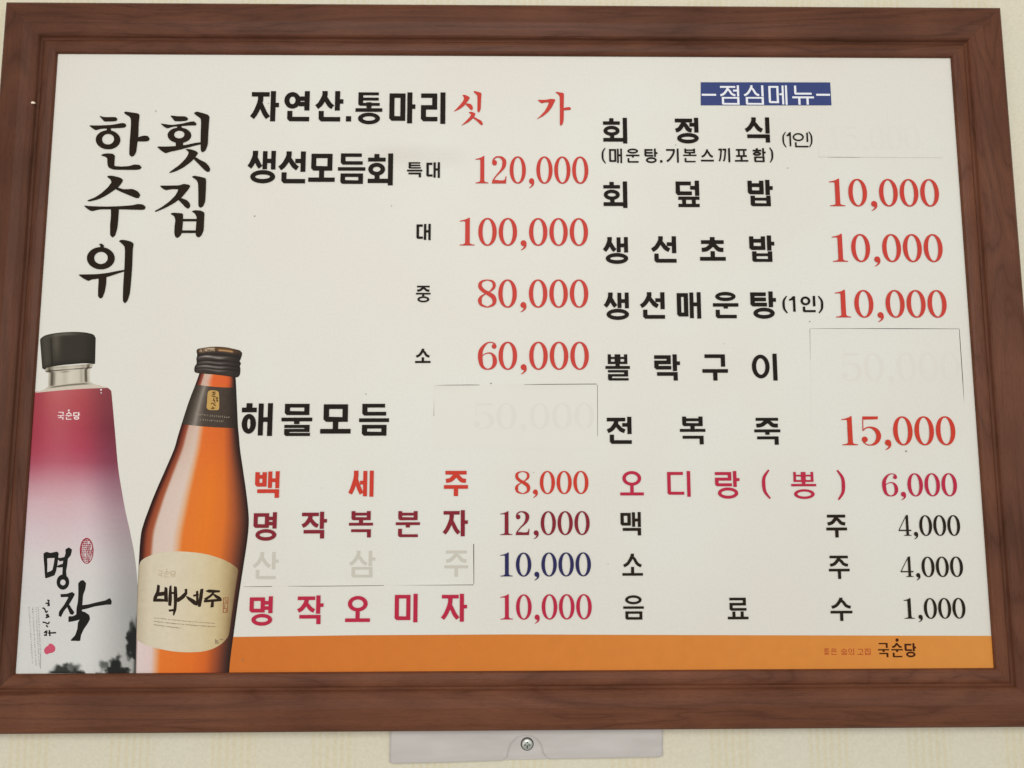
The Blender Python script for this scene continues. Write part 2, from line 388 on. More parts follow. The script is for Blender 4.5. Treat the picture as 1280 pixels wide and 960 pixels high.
# ------------------------------------------------------------------ wall
WALL_Y = 0.007
STRIPE_X = B(166, 940, -WALL_Y)[0]; STRIPE_P = B(292, 940, -WALL_Y)[0] - STRIPE_X
def wall_material():
    m, ns, ls, p = nmat('cream_wallpaper')
    tc = ns.new('ShaderNodeTexCoord')
    mp = ns.new('ShaderNodeMapping'); mp.inputs['Scale'].default_value = (1, 1, 0.02); ls.new(tc.outputs['Object'], mp.inputs[0])
    n1 = ns.new('ShaderNodeTexNoise'); n1.inputs['Scale'].default_value = 95; n1.inputs['Detail'].default_value = 2; ls.new(mp.outputs[0], n1.inputs['Vector'])
    n2 = ns.new('ShaderNodeTexNoise'); n2.inputs['Scale'].default_value = 380; n2.inputs['Detail'].default_value = 6; ls.new(tc.outputs['Object'], n2.inputs['Vector'])
    n3 = ns.new('ShaderNodeTexNoise'); n3.inputs['Scale'].default_value = 7; ls.new(tc.outputs['Object'], n3.inputs['Vector'])
    sx = ns.new('ShaderNodeSeparateXYZ'); ls.new(tc.outputs['Object'], sx.inputs[0])
    def M(op, a_, b_=None):
        n = ns.new('ShaderNodeMath'); n.operation = op
        for k, v in enumerate((a_, b_)):
            if v is None: continue
            if isinstance(v, (int, float)): n.inputs[k].default_value = v
            else: ls.new(v, n.inputs[k])
        return n.outputs[0]
    wob = M('MULTIPLY', n1.outputs['Fac'], .0022)
    x_ = M('ADD', M('SUBTRACT', sx.outputs['X'], STRIPE_X), wob)
    fr = M('ABSOLUTE', M('SUBTRACT', M('FRACT', M('ADD', M('DIVIDE', x_, STRIPE_P), 50.5)), .5))
    mask = ns.new('ShaderNodeMapRange'); mask.interpolation_type = 'SMOOTHSTEP'; ls.new(fr, mask.inputs['Value'])
    mask.inputs['From Min'].default_value = .25; mask.inputs['From Max'].default_value = .19
    st = M('ADD', M('MULTIPLY', M('SINE', M('MULTIPLY', x_, 2*math.pi*14/STRIPE_P)), .5), .5)
    band = M('MULTIPLY', mask.outputs[0], st)
    base = ns.new('ShaderNodeMix'); base.data_type = 'RGBA'; base.inputs[6].default_value = col(209, 205, 187); base.inputs[7].default_value = col(214, 203, 176)
    ls.new(n3.outputs['Fac'], base.inputs[0])
    mx0 = ns.new('ShaderNodeMix'); mx0.data_type = 'RGBA'; mx0.inputs[7].default_value = col(206, 192, 152)
    ls.new(base.outputs[2], mx0.inputs[6]); ls.new(M('MULTIPLY', band, .4), mx0.inputs[0])
    rf = ns.new('ShaderNodeValToRGB'); rf.color_ramp.elements[0].position = .3; rf.color_ramp.elements[0].color = (.95, .95, .95, 1); rf.color_ramp.elements[1].position = .7; rf.color_ramp.elements[1].color = (1.04, 1.04, 1.04, 1)
    ls.new(n2.outputs['Fac'], rf.inputs[0])
    mx = ns.new('ShaderNodeMix'); mx.data_type = 'RGBA'; mx.blend_type = 'MULTIPLY'; mx.inputs[0].default_value = 1
    ls.new(mx0.outputs[2], mx.inputs[6]); ls.new(rf.outputs[0], mx.inputs[7])
    ls.new(mx.outputs[2], p.inputs['Base Color'])
    bp = ns.new('ShaderNodeBump'); bp.inputs['Strength'].default_value = .35; bp.inputs['Distance'].default_value = .0006
    ad = ns.new('ShaderNodeMath'); ad.operation = 'ADD'; ls.new(n1.outputs['Fac'], ad.inputs[0]); ls.new(n2.outputs['Fac'], ad.inputs[1])
    ls.new(ad.outputs[0], bp.inputs['Height']); ls.new(bp.outputs[0], p.inputs['Normal'])
    p.inputs['Roughness'].default_value = .75
    return m
WALL_Y = 0.007
me = bpy.data.meshes.new('wall')
me.from_pydata([(-1.6, WALL_Y, -1.2), (1.6, WALL_Y, -1.2), (1.6, WALL_Y, 1.2), (-1.6, WALL_Y, 1.2)], [], [(0, 1, 2, 3)])
wall = link('wall', me, wall_material()); wall['kind'] = 'structure'

# ------------------------------------------------------------------ the menu board
board = bpy.data.objects.new('menu_board', None); C.objects.link(board); board.empty_display_size = .1
tag(board, 'white Korean menu board with prices and two printed bottles in a brown wood frame', 'menu board')

def wood(name, seed, tone=1.0):
    m, ns, ls, p = nmat(name)
    tc = ns.new('ShaderNodeTexCoord')
    mp = ns.new('ShaderNodeMapping'); mp.inputs['Scale'].default_value = (1.0, 6.5, 6.5); mp.inputs['Location'].default_value = (seed, seed*.7, 0)
    ls.new(tc.outputs['Object'], mp.inputs[0])
    n1 = ns.new('ShaderNodeTexNoise'); n1.inputs['Scale'].default_value = 2.6; n1.inputs['Detail'].default_value = 3; n1.inputs['Distortion'].default_value = 1.2
    ls.new(mp.outputs[0], n1.inputs['Vector'])
    # cathedral figure: bands of the distorted noise
    mb = ns.new('ShaderNodeMath'); mb.operation = 'MULTIPLY'; mb.inputs[1].default_value = 7.0; ls.new(n1.outputs['Fac'], mb.inputs[0])
    fr = ns.new('ShaderNodeMath'); fr.operation = 'PINGPONG'; fr.inputs[1].default_value = .5; ls.new(mb.outputs[0], fr.inputs[0])
    mp2 = ns.new('ShaderNodeMapping'); mp2.inputs['Scale'].default_value = (1.0, 34, 34); ls.new(tc.outputs['Object'], mp2.inputs[0])
    n2 = ns.new('ShaderNodeTexNoise'); n2.inputs['Scale'].default_value = 22; n2.inputs['Detail'].default_value = 5; ls.new(mp2.outputs[0], n2.inputs['Vector'])
    r = ns.new('ShaderNodeValToRGB'); e = r.color_ramp.elements
    e[0].position = 0.0; e[0].color = col(76*tone, 44*tone, 28*tone, 1.0)
    e[1].position = 1.0; e[1].color = col(110*tone, 67*tone, 45*tone, 1.0)
    x = r.color_ramp.elements.new(.10); x.color = col(87*tone, 53*tone, 37*tone, 1.0)
    x = r.color_ramp.elements.new(.55); x.color = col(99*tone, 60*tone, 41*tone, 1.0)
    ls.new(fr.outputs[0], r.inputs[0])
    mx = ns.new('ShaderNodeMix'); mx.data_type = 'RGBA'; mx.blend_type = 'MULTIPLY'; mx.inputs[0].default_value = .75
    rr = ns.new('ShaderNodeValToRGB'); rr.color_ramp.elements[0].position = .3; rr.color_ramp.elements[0].color = (.84, .82, .80, 1); rr.color_ramp.elements[1].position = .7; rr.color_ramp.elements[1].color = (1.12, 1.1, 1.08, 1)
    ls.new(n2.outputs['Fac'], rr.inputs[0])
    ls.new(r.outputs[0], mx.inputs[6]); ls.new(rr.outputs[0], mx.inputs[7]); 
    n3 = ns.new('ShaderNodeTexNoise'); n3.inputs['Scale'].default_value = 5; n3.inputs['Detail'].default_value = 2; ls.new(tc.outputs['Object'], n3.inputs['Vector'])
    m3 = ns.new('ShaderNodeMix'); m3.data_type = 'RGBA'; m3.inputs[7].default_value = col(110*tone, 68*tone, 47*tone, 1.0)
    mm = ns.new('ShaderNodeMath'); mm.operation = 'MULTIPLY'; mm.inputs[1].default_value = .35; ls.new(n3.outputs['Fac'], mm.inputs[0]); ls.new(mm.outputs[0], m3.inputs[0])
    ls.new(mx.outputs[2], m3.inputs[6])
    # blotches of stain and fine open pores
    n5 = ns.new('ShaderNodeTexNoise'); n5.inputs['Scale'].default_value = 9; n5.inputs['Detail'].default_value = 4; ls.new(tc.outputs['Object'], n5.inputs['Vector'])
    r5 = ns.new('ShaderNodeValToRGB'); r5.color_ramp.elements[0].position = .32; r5.color_ramp.elements[0].color = (.78, .76, .76, 1); r5.color_ramp.elements[1].position = .68; r5.color_ramp.elements[1].color = (1.16, 1.17, 1.2, 1)
    ls.new(n5.outputs['Fac'], r5.inputs[0])
    m5 = ns.new('ShaderNodeMix'); m5.data_type = 'RGBA'; m5.blend_type = 'MULTIPLY'; m5.inputs[0].default_value = 1; ls.new(m3.outputs[2], m5.inputs[6]); ls.new(r5.outputs[0], m5.inputs[7])
    mp6 = ns.new('ShaderNodeMapping'); mp6.inputs['Scale'].default_value = (60, 420, 420); ls.new(tc.outputs['Object'], mp6.inputs[0])
    n6 = ns.new('ShaderNodeTexNoise'); n6.inputs['Scale'].default_value = 2.2; n6.inputs['Detail'].default_value = 3; ls.new(mp6.outputs[0], n6.inputs['Vector'])
    r6 = ns.new('ShaderNodeValToRGB'); r6.color_ramp.elements[0].position = .34; r6.color_ramp.elements[0].color = (.78, .76, .74, 1); r6.color_ramp.elements[1].position = .5; r6.color_ramp.elements[1].color = (1.02, 1.02, 1.02, 1)
    ls.new(n6.outputs['Fac'], r6.inputs[0])
    m6 = ns.new('ShaderNodeMix'); m6.data_type = 'RGBA'; m6.blend_type = 'MULTIPLY'; m6.inputs[0].default_value = .6; ls.new(m5.outputs[2], m6.inputs[6]); ls.new(r6.outputs[0], m6.inputs[7])
    ls.new(m6.outputs[2], p.inputs['Base Color'])
    bp = ns.new('ShaderNodeBump'); bp.inputs['Strength'].default_value = .12; bp.inputs['Distance'].default_value = .0003; ls.new(n2.outputs['Fac'], bp.inputs['Height']); ls.new(bp.outputs[0], p.inputs['Normal'])
    p.inputs['Roughness'].default_value = .44; p.inputs['Specular IOR Level'].default_value = .16
    return m

# profile across a rail: (distance outwards from the sheet's edge, height towards the room)
LIP = [(-.0005, -.004), (0.0, .0016), (.0010, .0030), (.0030, .0040), (.0060, .0046), (.0090, .0048), (.0110, .0045), (.0122, .0038), (.0128, .0034)]
FLAT = [(.0128, .0036), (.0136, .0036), (.0146, .0044), (.0158, .0068), (.0172, .0080), (.0220, .0084), (.0300, .0098), (.0440, .0098), (.0480, .0092), (.0502, .0072), (.0512, .0040), (.0512, -.0068)]
def rail_mesh(name, prof, L):
    """mitred rail along local X, profile going to -Z (outwards below), front to -Y"""
    vs = []; n = len(prof)
    N = 2
    for s_ in (-1, 1):
        for d, h in prof:
            vs.append((s_ * (L/2 + d), -h, -d))
    fs = [(i, i+1, n+i+1, n+i) for i in range(n-1)]
    # back and mitre ends
    fs.append(tuple(range(n)))
    fs.append(tuple(range(2*n-1, n-1, -1)))
    me = bpy.data.meshes.new(name); me.from_pydata(vs, [], fs)
    import bmesh
    bm = bmesh.new(); bm.from_mesh(me); bmesh.ops.recalc_face_normals(bm, faces=bm.faces); bm.to_mesh(me); bm.free()
    return me
rails = [('bottom', PW, (0, 0, -PH/2), 0, 1.1), ('top', PW, (0, 0, PH/2), math.pi, .98), ('left', PH, (-PW/2, 0, 0), math.pi/2, .93), ('right', PH, (PW/2, 0, 0), -math.pi/2, 1.05)]
for i, (side, L, loc, ang, tone) in enumerate(rails):
    mt = wood('walnut_veneer', 3.1 + 5.3*i, tone)
    fr_ = link('frame_rail', rail_mesh('frame_rail', FLAT, L), mt, board, 'brown wood rail along the %s of the menu board' % side)
    fr_.location = loc; fr_.rotation_euler = (0, ang, 0)
    lp = link('frame_bead', rail_mesh('frame_bead', LIP, L), wood('walnut_bead', 8.7 + 4.1*i, tone*1.03), fr_)

# the printed sheet
def panel_material():
    m, ns, ls, p = nmat('printed_sheet')
    tc = ns.new('ShaderNodeTexCoord')
    n1 = ns.new('ShaderNodeTexNoise'); n1.inputs['Scale'].default_value = 5; n1.inputs['Detail'].default_value = 5; ls.new(tc.outputs['Object'], n1.inputs['Vector'])
    r = ns.new('ShaderNodeValToRGB'); r.color_ramp.elements[0].position = .3; r.color_ramp.elements[1].position = .7
    r.color_ramp.elements[0].color = col(216, 210.5, 198.5); r.color_ramp.elements[1].color = col(218, 216, 206)
    ls.new(n1.outputs['Fac'], r.inputs[0])
    # a grubby smear beside the fish heading
    sx, sz = B(508, 196)
    mp = ns.new('ShaderNodeMapping'); mp.vector_type = 'TEXTURE'; mp.inputs['Location'].default_value = (sx, 0, sz); mp.inputs['Scale'].default_value = (.075, 1, .016)
    ls.new(tc.outputs['Object'], mp.inputs[0])
    gr = ns.new('ShaderNodeTexGradient'); gr.gradient_type = 'SPHERICAL'; ls.new(mp.outputs[0], gr.inputs[0])
    mpn = ns.new('ShaderNodeMapping'); mpn.inputs['Scale'].default_value = (1, 1, 3); ls.new(tc.outputs['Object'], mpn.inputs[0])
    n2 = ns.new('ShaderNodeTexNoise'); n2.inputs['Scale'].default_value = 22; n2.inputs['Detail'].default_value = 6; ls.new(mpn.outputs[0], n2.inputs['Vector'])
    q = ns.new('ShaderNodeMath'); q.operation = 'MULTIPLY'; ls.new(gr.outputs['Fac'], q.inputs[0]); ls.new(n2.outputs['Fac'], q.inputs[1])
    q2 = ns.new('ShaderNodeMath'); q2.operation = 'MULTIPLY'; q2.inputs[1].default_value = .32; ls.new(q.outputs[0], q2.inputs[0])
    mx = ns.new('ShaderNodeMix'); mx.data_type = 'RGBA'; mx.inputs[7].default_value = col(150, 132, 100)
    ls.new(q2.outputs[0], mx.inputs[0]); ls.new(r.outputs[0], mx.inputs[6])
    # scattered small soil
    n3 = ns.new('ShaderNodeTexNoise'); n3.inputs['Scale'].default_value = 420; n3.inputs['Detail'].default_value = 3; ls.new(tc.outputs['Object'], n3.inputs['Vector'])
    mx2 = ns.new('ShaderNodeMix'); mx2.data_type = 'RGBA'; mx2.blend_type = 'MULTIPLY'; mx2.inputs[0].default_value = .35
    r3 = ns.new('ShaderNodeValToRGB'); r3.color_ramp.elements[0].position = .3; r3.color_ramp.elements[0].color = (.88, .88, .87, 1); r3.color_ramp.elements[1].position = .7
    ls.new(n3.outputs['Fac'], r3.inputs[0]); ls.new(mx.outputs[2], mx2.inputs[6]); ls.new(r3.outputs[0], mx2.inputs[7])
    ls.new(mx2.outputs[2], p.inputs['Base Color'])
    # the sheet is not perfectly flat: long shallow waves break up the sheen
    n4 = ns.new('ShaderNodeTexNoise'); n4.inputs['Scale'].default_value = 4; n4.inputs['Detail'].default_value = 2; ls.new(tc.outputs['Object'], n4.inputs['Vector'])
    bp = ns.new('ShaderNodeBump'); bp.inputs['Strength'].default_value = .5; bp.inputs['Distance'].default_value = .004; ls.new(n4.outputs['Fac'], bp.inputs['Height']); ls.new(bp.outputs[0], p.inputs['Normal'])
    p.inputs['Roughness'].default_value = .45; p.inputs['Specular IOR Level'].default_value = .25
    return m
me = bpy.data.meshes.new('printed_sheet')
e_ = .0004
vs = [(-PW/2-e_, 0, -PH/2-e_), (PW/2+e_, 0, -PH/2-e_), (PW/2+e_, 0, PH/2+e_), (-PW/2-e_, 0, PH/2+e_)]
vs += [(x, .003, z) for x, _, z in vs]
me.from_pydata(vs, [], [(0, 1, 2, 3), (4, 7, 6, 5), (0, 4, 5, 1), (1, 5, 6, 2), (2, 6, 7, 3), (3, 7, 4, 0)])
sheet_mat = panel_material()
panel = link('printed_sheet', me, sheet_mat, board, 'white printed sheet carrying the menu')

# inks
BLACK = flat('black_vinyl', col(31, 25, 19), .5, .15)
BROWNBLACK = flat('brown_black_print', col(38, 29, 20), .5, .15)
RED = flat('red_print', col(192, 64, 54), .42, .05)
RED2 = flat('vermilion_print', col(194, 60, 45), .42, .05)
MAROON = flat('maroon_print', col(128, 38, 48), .42, .06)
CRIMSON = flat('crimson_print', col(178, 42, 66), .42, .05)
NAVY = flat('navy_print', col(46, 44, 84), .42, .06)
BLUE = flat('blue_banner_print', col(60, 70, 116), .42, .05)
WHITEINK = flat('white_print', col(226, 226, 228), .42, .02)
GHOST = flat('print_showing_through', col(194, 189, 175), .5, .03)
GHOST2 = flat('faint_print_showing_through', col(214.5, 209, 198.5), .5, .02)
GHOST3 = flat('faint_outline_showing_through', col(213.5, 210.5, 199), .5, .02)
PAPER = flat('white_cover_paper', col(217, 214.5, 203), .5, .012, 9)
GRIME = flat('grime_and_shade', col(126, 117, 102), .8, .2)
DARK = flat('painted_edge_shadow', col(70, 64, 56), .8, .2)  # dark colour of the painted shadow lines round the cover patches

# orange band along the foot of the sheet
def band_material():
    m, ns, ls, p = nmat('orange_print')
    tc = ns.new('ShaderNodeTexCoord'); sp = ns.new('ShaderNodeSeparateXYZ'); ls.new(tc.outputs['Object'], sp.inputs[0])
    mr = ns.new('ShaderNodeMapRange'); mr.inputs['From Min'].default_value = -.3; mr.inputs['From Max'].default_value = .45; ls.new(sp.outputs['X'], mr.inputs['Value'])
    r = ns.new('ShaderNodeValToRGB'); r.color_ramp.elements[0].color = col(206, 110, 38); r.color_ramp.elements[1].color = col(216, 141, 62)
    ls.new(mr.outputs[0], r.inputs[0])
    n = ns.new('ShaderNodeTexNoise'); n.inputs['Scale'].default_value = 90; n.inputs['Detail'].default_value = 5; ls.new(tc.outputs['Object'], n.inputs['Vector'])
    mx = ns.new('ShaderNodeMix'); mx.data_type = 'RGBA'; mx.blend_type = 'MULTIPLY'; mx.inputs[0].default_value = .12; ls.new(r.outputs[0], mx.inputs[6]); ls.new(n.outputs['Fac'], mx.inputs[7])
    ls.new(mx.outputs[2], p.inputs['Base Color']); p.inputs['Roughness'].default_value = .45; p.inputs['Specular IOR Level'].default_value = .18
    return m
bandsh = Sheet(.0001, .0001)
top = [B(289, 796.2), B(450, 794.0), B(640, 793.0), B(860, 793.8), B(1241, 794.8)]
top = [top[0]] + top[1:-1] + [(PW/2, top[-1][1])]
zb = -PH/2 + .0002
bandsh.poly([(top[0][0]-.004, zb), (PW/2 - .0001, zb)] + top[::-1])
bandsh.build('orange_band', band_material(), board, 'orange band printed along the foot of the sheet')

# ------------------------------------------------------------------ restaurant name in brush letters
T = 960 / 90
thk = .0006
def row_of(name, label):
    row = bpy.data.objects.new(name, None); C.objects.link(row); row.parent = board; row['label'] = label; row.empty_display_size = .01
    return row
title = row_of('title_lettering', 'left column of the big black brush lettering of the restaurant name')
sh = Sheet(.0003, thk)
ox, oy = 100, 130      # 한
traced(sh, [(262,160),(290,168),(330,180),(480,178),(502,200),(490,228),(430,235),(325,235),(300,205)], ox, oy, T)
traced(sh, [(128,292),(150,288),(210,292),(330,288),(430,282),(500,270),(560,258),(605,262),(622,290),(600,315),(540,322),(400,326),(280,332),(215,352),(180,335)], ox, oy, T)
traced(sh, [(365,315),(405,315),(425,372),(355,380)], ox, oy, T, .1)
traced_ring(sh, (378,480), (163,126), (82,72), ox, oy, T, (378,472))
traced(sh, [(590,120),(612,105),(680,115),(780,130),(797,152),(785,250),(780,430),(762,560),(752,640),(725,690),(690,706),(660,680),(668,500),(682,330),(685,210),(665,170),(620,145)], ox, oy, T)
traced(sh, [(765,455),(800,440),(860,425),(910,430),(932,465),(915,495),(860,502),(765,500)], ox, oy, T)
traced(sh, [(282,688),(320,668),(380,662),(445,668),(468,690),(462,760),(460,832),(560,838),(660,832),(730,810),(800,815),(824,845),(805,872),(740,880),(450,878),(385,850),(370,800),(370,730),(345,705)], ox, oy, T)
sh.build('letter', BROWNBLACK, title); sh = Sheet(.0003, thk)
ox, oy = 95, 210       # 수
traced(sh, [(418,120),(440,105),(500,108),(590,130),(630,158),(615,195),(570,255),(500,305),(400,370),(300,420),(180,448),(150,438),(260,395),(350,335),(430,262),(480,195),(465,155)], ox, oy, T)
traced(sh, [(530,285),(560,262),(640,288),(760,282),(830,315),(860,360),(840,402),(800,402),(700,360),(600,318)], ox, oy, T)
traced(sh, [(105,502),(200,512),(400,518),(600,512),(760,500),(830,482),(900,490),(932,520),(918,555),(870,560),(600,552),(320,552),(215,578),(170,558)], ox, oy, T)
traced(sh, [(470,540),(575,540),(568,650),(555,800),(525,900),(490,930),(460,900),(460,760),(472,640)], ox, oy, T, .2)
sh.build('letter', BROWNBLACK, title); sh = Sheet(.0003, thk)
ox, oy = 90, 295       # 위
traced(sh, [(362,112),(400,103),(428,125),(425,165),(375,170),(385,135)], ox, oy, T)
traced_ring(sh, (388,298), (184,148), (92,82), ox, oy, T, (390,294))
traced(sh, [(85,515),(180,515),(330,512),(480,495),(600,470),(705,452),(705,472),(600,505),(480,545),(350,570),(265,580),(220,602),(150,565)], ox, oy, T)
traced(sh, [(362,555),(462,535),(458,640),(440,740),(410,820),(380,836),(352,805),(355,680)], ox, oy, T, .2)
traced(sh, [(628,70),(665,52),(730,60),(800,80),(825,105),(812,180),(805,400),(790,600),(775,760),(745,860),(710,900),(682,870),(688,650),(705,420),(712,200),(705,140),(665,100)], ox, oy, T)
sh.build('letter', BROWNBLACK, title)
title = row_of('title_lettering', 'right column of the big black brush lettering of the restaurant name')
sh = Sheet(.0003, thk)
ox, oy = 185, 130      # 횟
traced(sh, [(300,160),(340,160),(400,168),(500,168),(540,195),(520,225),(440,232),(360,232),(335,200)], ox, oy, T)
traced(sh, [(170,262),(210,270),(320,285),(450,268),(560,242),(620,235),(652,268),(635,288),(560,288),(450,295),(330,305),(260,328),(215,305)], ox, oy, T)
traced(sh, [(400,285),(442,285),(460,340),(385,345)], ox, oy, T, .1)
traced_ring(sh, (422,420), (157,102), (70,52), ox, oy, T, (420,410))
traced(sh, [(372,490),(470,490),(470,570),(376,580)], ox, oy, T, .08)
traced(sh, [(118,570),(250,572),(380,565),(520,548),(620,525),(712,512),(712,538),(620,558),(500,592),(380,622),(290,640),(235,660),(180,625)], ox, oy, T)
traced(sh, [(612,125),(655,105),(720,122),(800,145),(822,170),(815,250),(805,400),(800,540),(770,620),(730,648),(705,625),(705,430),(712,250),(705,195),(655,160)], ox, oy, T)
traced(sh, [(500,605),(560,605),(640,628),(672,655),(640,700),(590,760),(480,845),(370,900),(280,925),(320,890),(420,820),(500,740),(540,680),(545,640)], ox, oy, T)
traced(sh, [(600,725),(635,708),(700,750),(770,782),(815,830),(832,870),(820,905),(785,905),(740,870),(680,805)], ox, oy, T)
sh.build('letter', BROWNBLACK, title); sh = Sheet(.0003, thk)
ox, oy = 185, 210      # 집
traced(sh, [(160,238),(300,238),(420,235),(480,215),(550,225),(568,242),(530,300),(450,395),(350,470),(220,540),(100,588),(95,575),(180,530),(290,450),(370,370),(415,285),(330,282),(235,298),(190,270)], ox, oy, T)
traced(sh, [(405,425),(440,400),(520,430),(555,465),(568,510),(540,545),(505,530),(450,470)], ox, oy, T)
traced(sh, [(585,120),(620,105),(700,120),(770,138),(778,165),(772,320),(765,450),(735,515),(700,533),(675,510),(675,350),(672,200),(640,155)], ox, oy, T)
traced(sh, [(300,612),(345,598),(420,605),(470,608),(468,700),(460,820),(445,890),(400,935),(370,925),(355,880),(358,780),(370,700),(355,645)], ox, oy, T)
traced(sh, [(585,580),(630,565),(710,572),(755,595),(750,700),(745,830),(715,900),(680,928),(650,915),(638,880),(645,760),(655,660),(630,610)], ox, oy, T)
traced(sh, [(460,682),(660,682),(660,712),(460,712)], ox, oy, T, .05)
traced(sh, [(450,835),(650,835),(650,868),(450,868)], ox, oy, T, .05)
sh.build('letter', BROWNBLACK, title)

# ------------------------------------------------------------------ menu lines
def line(name, s, boxes, t, mat, label, **k): return text_line(name, list(zip(s, boxes)), t, mat, board, label=label, **k)
line('item_lettering', '자연산.통마리', [(313.8,114.2,348.8,151.8),(355.5,114.2,387,151.8),(394.2,114.2,429.2,152),(432.5,145.5,439,152),(444.5,115.8,478,155.5),(486.8,115.8,519.3,154.3),(526.3,115.8,556.8,155)], 6.3, BLACK, 'first black heading at the top of the menu, beside red brush letters')
line('item_lettering', '생선모듬회', [(310,188.8,344.5,229.3),(348,189.5,382,229.3),(385.8,192.5,418.8,227.5),(422.5,192,456.8,230),(460,192,491.3,231.8)], 6.2, BLACK, 'bold black heading left of the 120,000 price')
line('size_lettering', '특대', [(508.8,203,528,221.8),(533,203,550,222.5)], 3.1, BLACK, 'two small black letters before the 120,000 price')
line('size_lettering', '대', [(520.6,280,538.5,300.3)], 3.3, BLACK, 'small black letter before the 100,000 price')
line('size_lettering', '중', [(520,357.3,538.3,378)], 2.9, BLACK, 'small black letter before the 80,000 price')
line('size_lettering', '소', [(519,436,538.3,453.8)], 3.0, BLACK, 'small black letter before the 60,000 price')
line('item_lettering', '해물모듬', [(302.2,504,340.8,545),(352,504.8,390.5,545),(400.7,505.4,438.7,542),(449,504.8,486.4,544.6)], 6.8, BLACK, 'bold black heading right of the orange bottle neck')
line('item_lettering', '백세주', [(319,589,349.3,622.2),(436.3,588.3,467.1,620.8),(555,588.5,585,620)], 5.4, RED2, 'red drink name left of the 8,000 price')
line('item_lettering', '명작복분자', [(317,640.2,345.9,675.8),(376.7,639.6,408.8,673.1),(436.3,638.8,466.3,671.7),(494.8,638.8,525,671.3),(553.8,637.6,584.8,670.3)], 5.1, MAROON, 'maroon drink name left of the 12,000 price')
line('item_lettering', '명작오미자', [(312,745.3,340.8,782),(371.3,744.2,404.4,780),(431.8,744.8,462.7,777.3),(493.5,742.2,522,777.8),(551.7,742.2,583.8,777)], 5.2, CRIMSON, 'crimson drink name just above the orange band')
line('item_lettering', '회정식', [(753.8,147.5,783.8,179.5),(843,147.5,873,179.5),(930.5,147,961.8,178.3)], 5.3, BLACK, 'black dish name under the blue banner')
line('note_lettering', '(1인)', [(977.5,165,982.5,184.5),(983.2,165.6,988.6,183),(990.8,166,1010,184.3),(1010.8,164.5,1015.5,184.5)], 2.0, BLACK, 'thin black note in brackets below the blue banner')
line('note_lettering', '(매운탕.기본스끼포함)', [(751.8,185,757,204.5),(761.3,186,777.5,204),(782.5,186,799.3,203.5),(805.5,186,821.8,204),(825,200.5,828,203.5),(832.5,186,848.3,203.5),(853.8,186,870.5,203),(875.8,187,892,202),(898,185.5,912.5,203),(918.3,186.5,935,202.3),(940.8,185.5,957,202.8),(961.8,184.5,966.3,203.5)], 2.4, BLACK, 'long small black note in brackets under the first right hand dish')
line('item_lettering', '회덮밥', [(754.2,227,784,260),(844.6,226,874,259),(934.6,225,965.9,257.9)], 5.4, BLACK, 'black three letter dish name directly under the long bracketed note')
line('item_lettering', '생선초밥', [(753.8,296.5,785,330),(813.5,295.5,845.2,328.4),(874.5,296.5,906.6,326),(936.6,294.5,967.9,327.4)], 5.4, BLACK, 'black four letter dish name, second from the long bracketed note')
line('item_lettering', '생선매운탕', [(754.8,365.8,786,400),(799.5,365.4,830.8,398.5),(846,365.4,876,398.3),(891,365,922.8,397.9),(938,364.4,970,398.5)], 5.4, BLACK, 'black five letter dish name followed by a bracketed note')
line('note_lettering', '(1인)', [(977.7,370,984,391.7),(986.4,370.4,994,389.7),(1000.6,370,1019,390.3),(1022.6,370,1029,391.7)], 3.0, BLACK, 'short bold bracketed note touching the five letter dish name')
line('item_lettering', '뽈락구이', [(756.7,443,787.3,475.7),(817.8,443,850,475.7),(877.7,443,909.6,475.7),(939.7,442.2,971.2,475.7)], 5.3, BLACK, 'black dish name left of the pasted patch on the right side')
line('item_lettering', '전복죽', [(757.9,521,789.4,554.8),(849.7,520.7,881.6,555.5),(942.7,522.3,975.2,555.9)], 5.3, BLACK, 'black dish name left of the 15,000 price')
line('item_lettering', '오디랑(뽕)', [(775,588.8,804.4,619.2),(834,588.8,862.9,620.9),(893.8,588.8,924.4,623.3),(951.7,587,962.4,623.5),(988.8,589.9,1020,623.6),(1046.3,587.4,1056.5,625)], 4.3, CRIMSON, 'rose red drink name with brackets left of the 6,000 price')
line('item_lettering', '맥주', [(775.6,640,801,669.2),(1032.5,643.3,1058.3,671.7)], 4.2, BROWNBLACK, 'black two letter drink name left of the upper 4,000 price')
line('item_lettering', '소주', [(777.7,692,803.3,719.5),(1035.8,694.5,1061.6,723.5)], 3.8, BROWNBLACK, 'black two letter drink name left of the lower 4,000 price')
line('item_lettering', '음료수', [(778.9,744,804.7,774.4),(909.3,747,935,774),(1037.8,747,1065,776)], 3.8, BROWNBLACK, 'black three letter drink name left of the 1,000 price')

# red brush letters, market price
T2 = 1047 / 60
mp_row = row_of('market_price_lettering', 'two red brush letters after the first heading')
sh = Sheet(.0006, .00012)
ox, oy = 560, 110
traced(sh, [(312,165),(335,155),(380,160),(440,185),(478,215),(450,265),(410,320),(360,385),(260,460),(190,495),(120,520),(180,465),(240,400),(310,320),(350,250),(345,200)], ox, oy, T2)
traced(sh, [(385,365),(400,340),(490,350),(525,385),(548,450),(525,488),(490,475),(430,410)], ox, oy, T2)
traced(sh, [(555,90),(575,72),(640,85),(715,108),(732,130),(722,250),(715,460),(690,520),(665,538),(640,505),(645,300),(640,165),(600,130)], ox, oy, T2)
traced(sh, [(445,535),(510,522),(570,545),(600,565),(585,610),(545,665),(460,740),(370,790),(285,828),(360,760),(430,690),(490,620),(505,575)], ox, oy, T2)
traced(sh, [(545,660),(575,638),(640,675),(720,715),(755,760),(760,800),(735,820),(690,785),(620,715)], ox, oy, T2)
sh.build('letter', RED, mp_row); sh = Sheet(.0006, .00012)
ox, oy = 665, 110
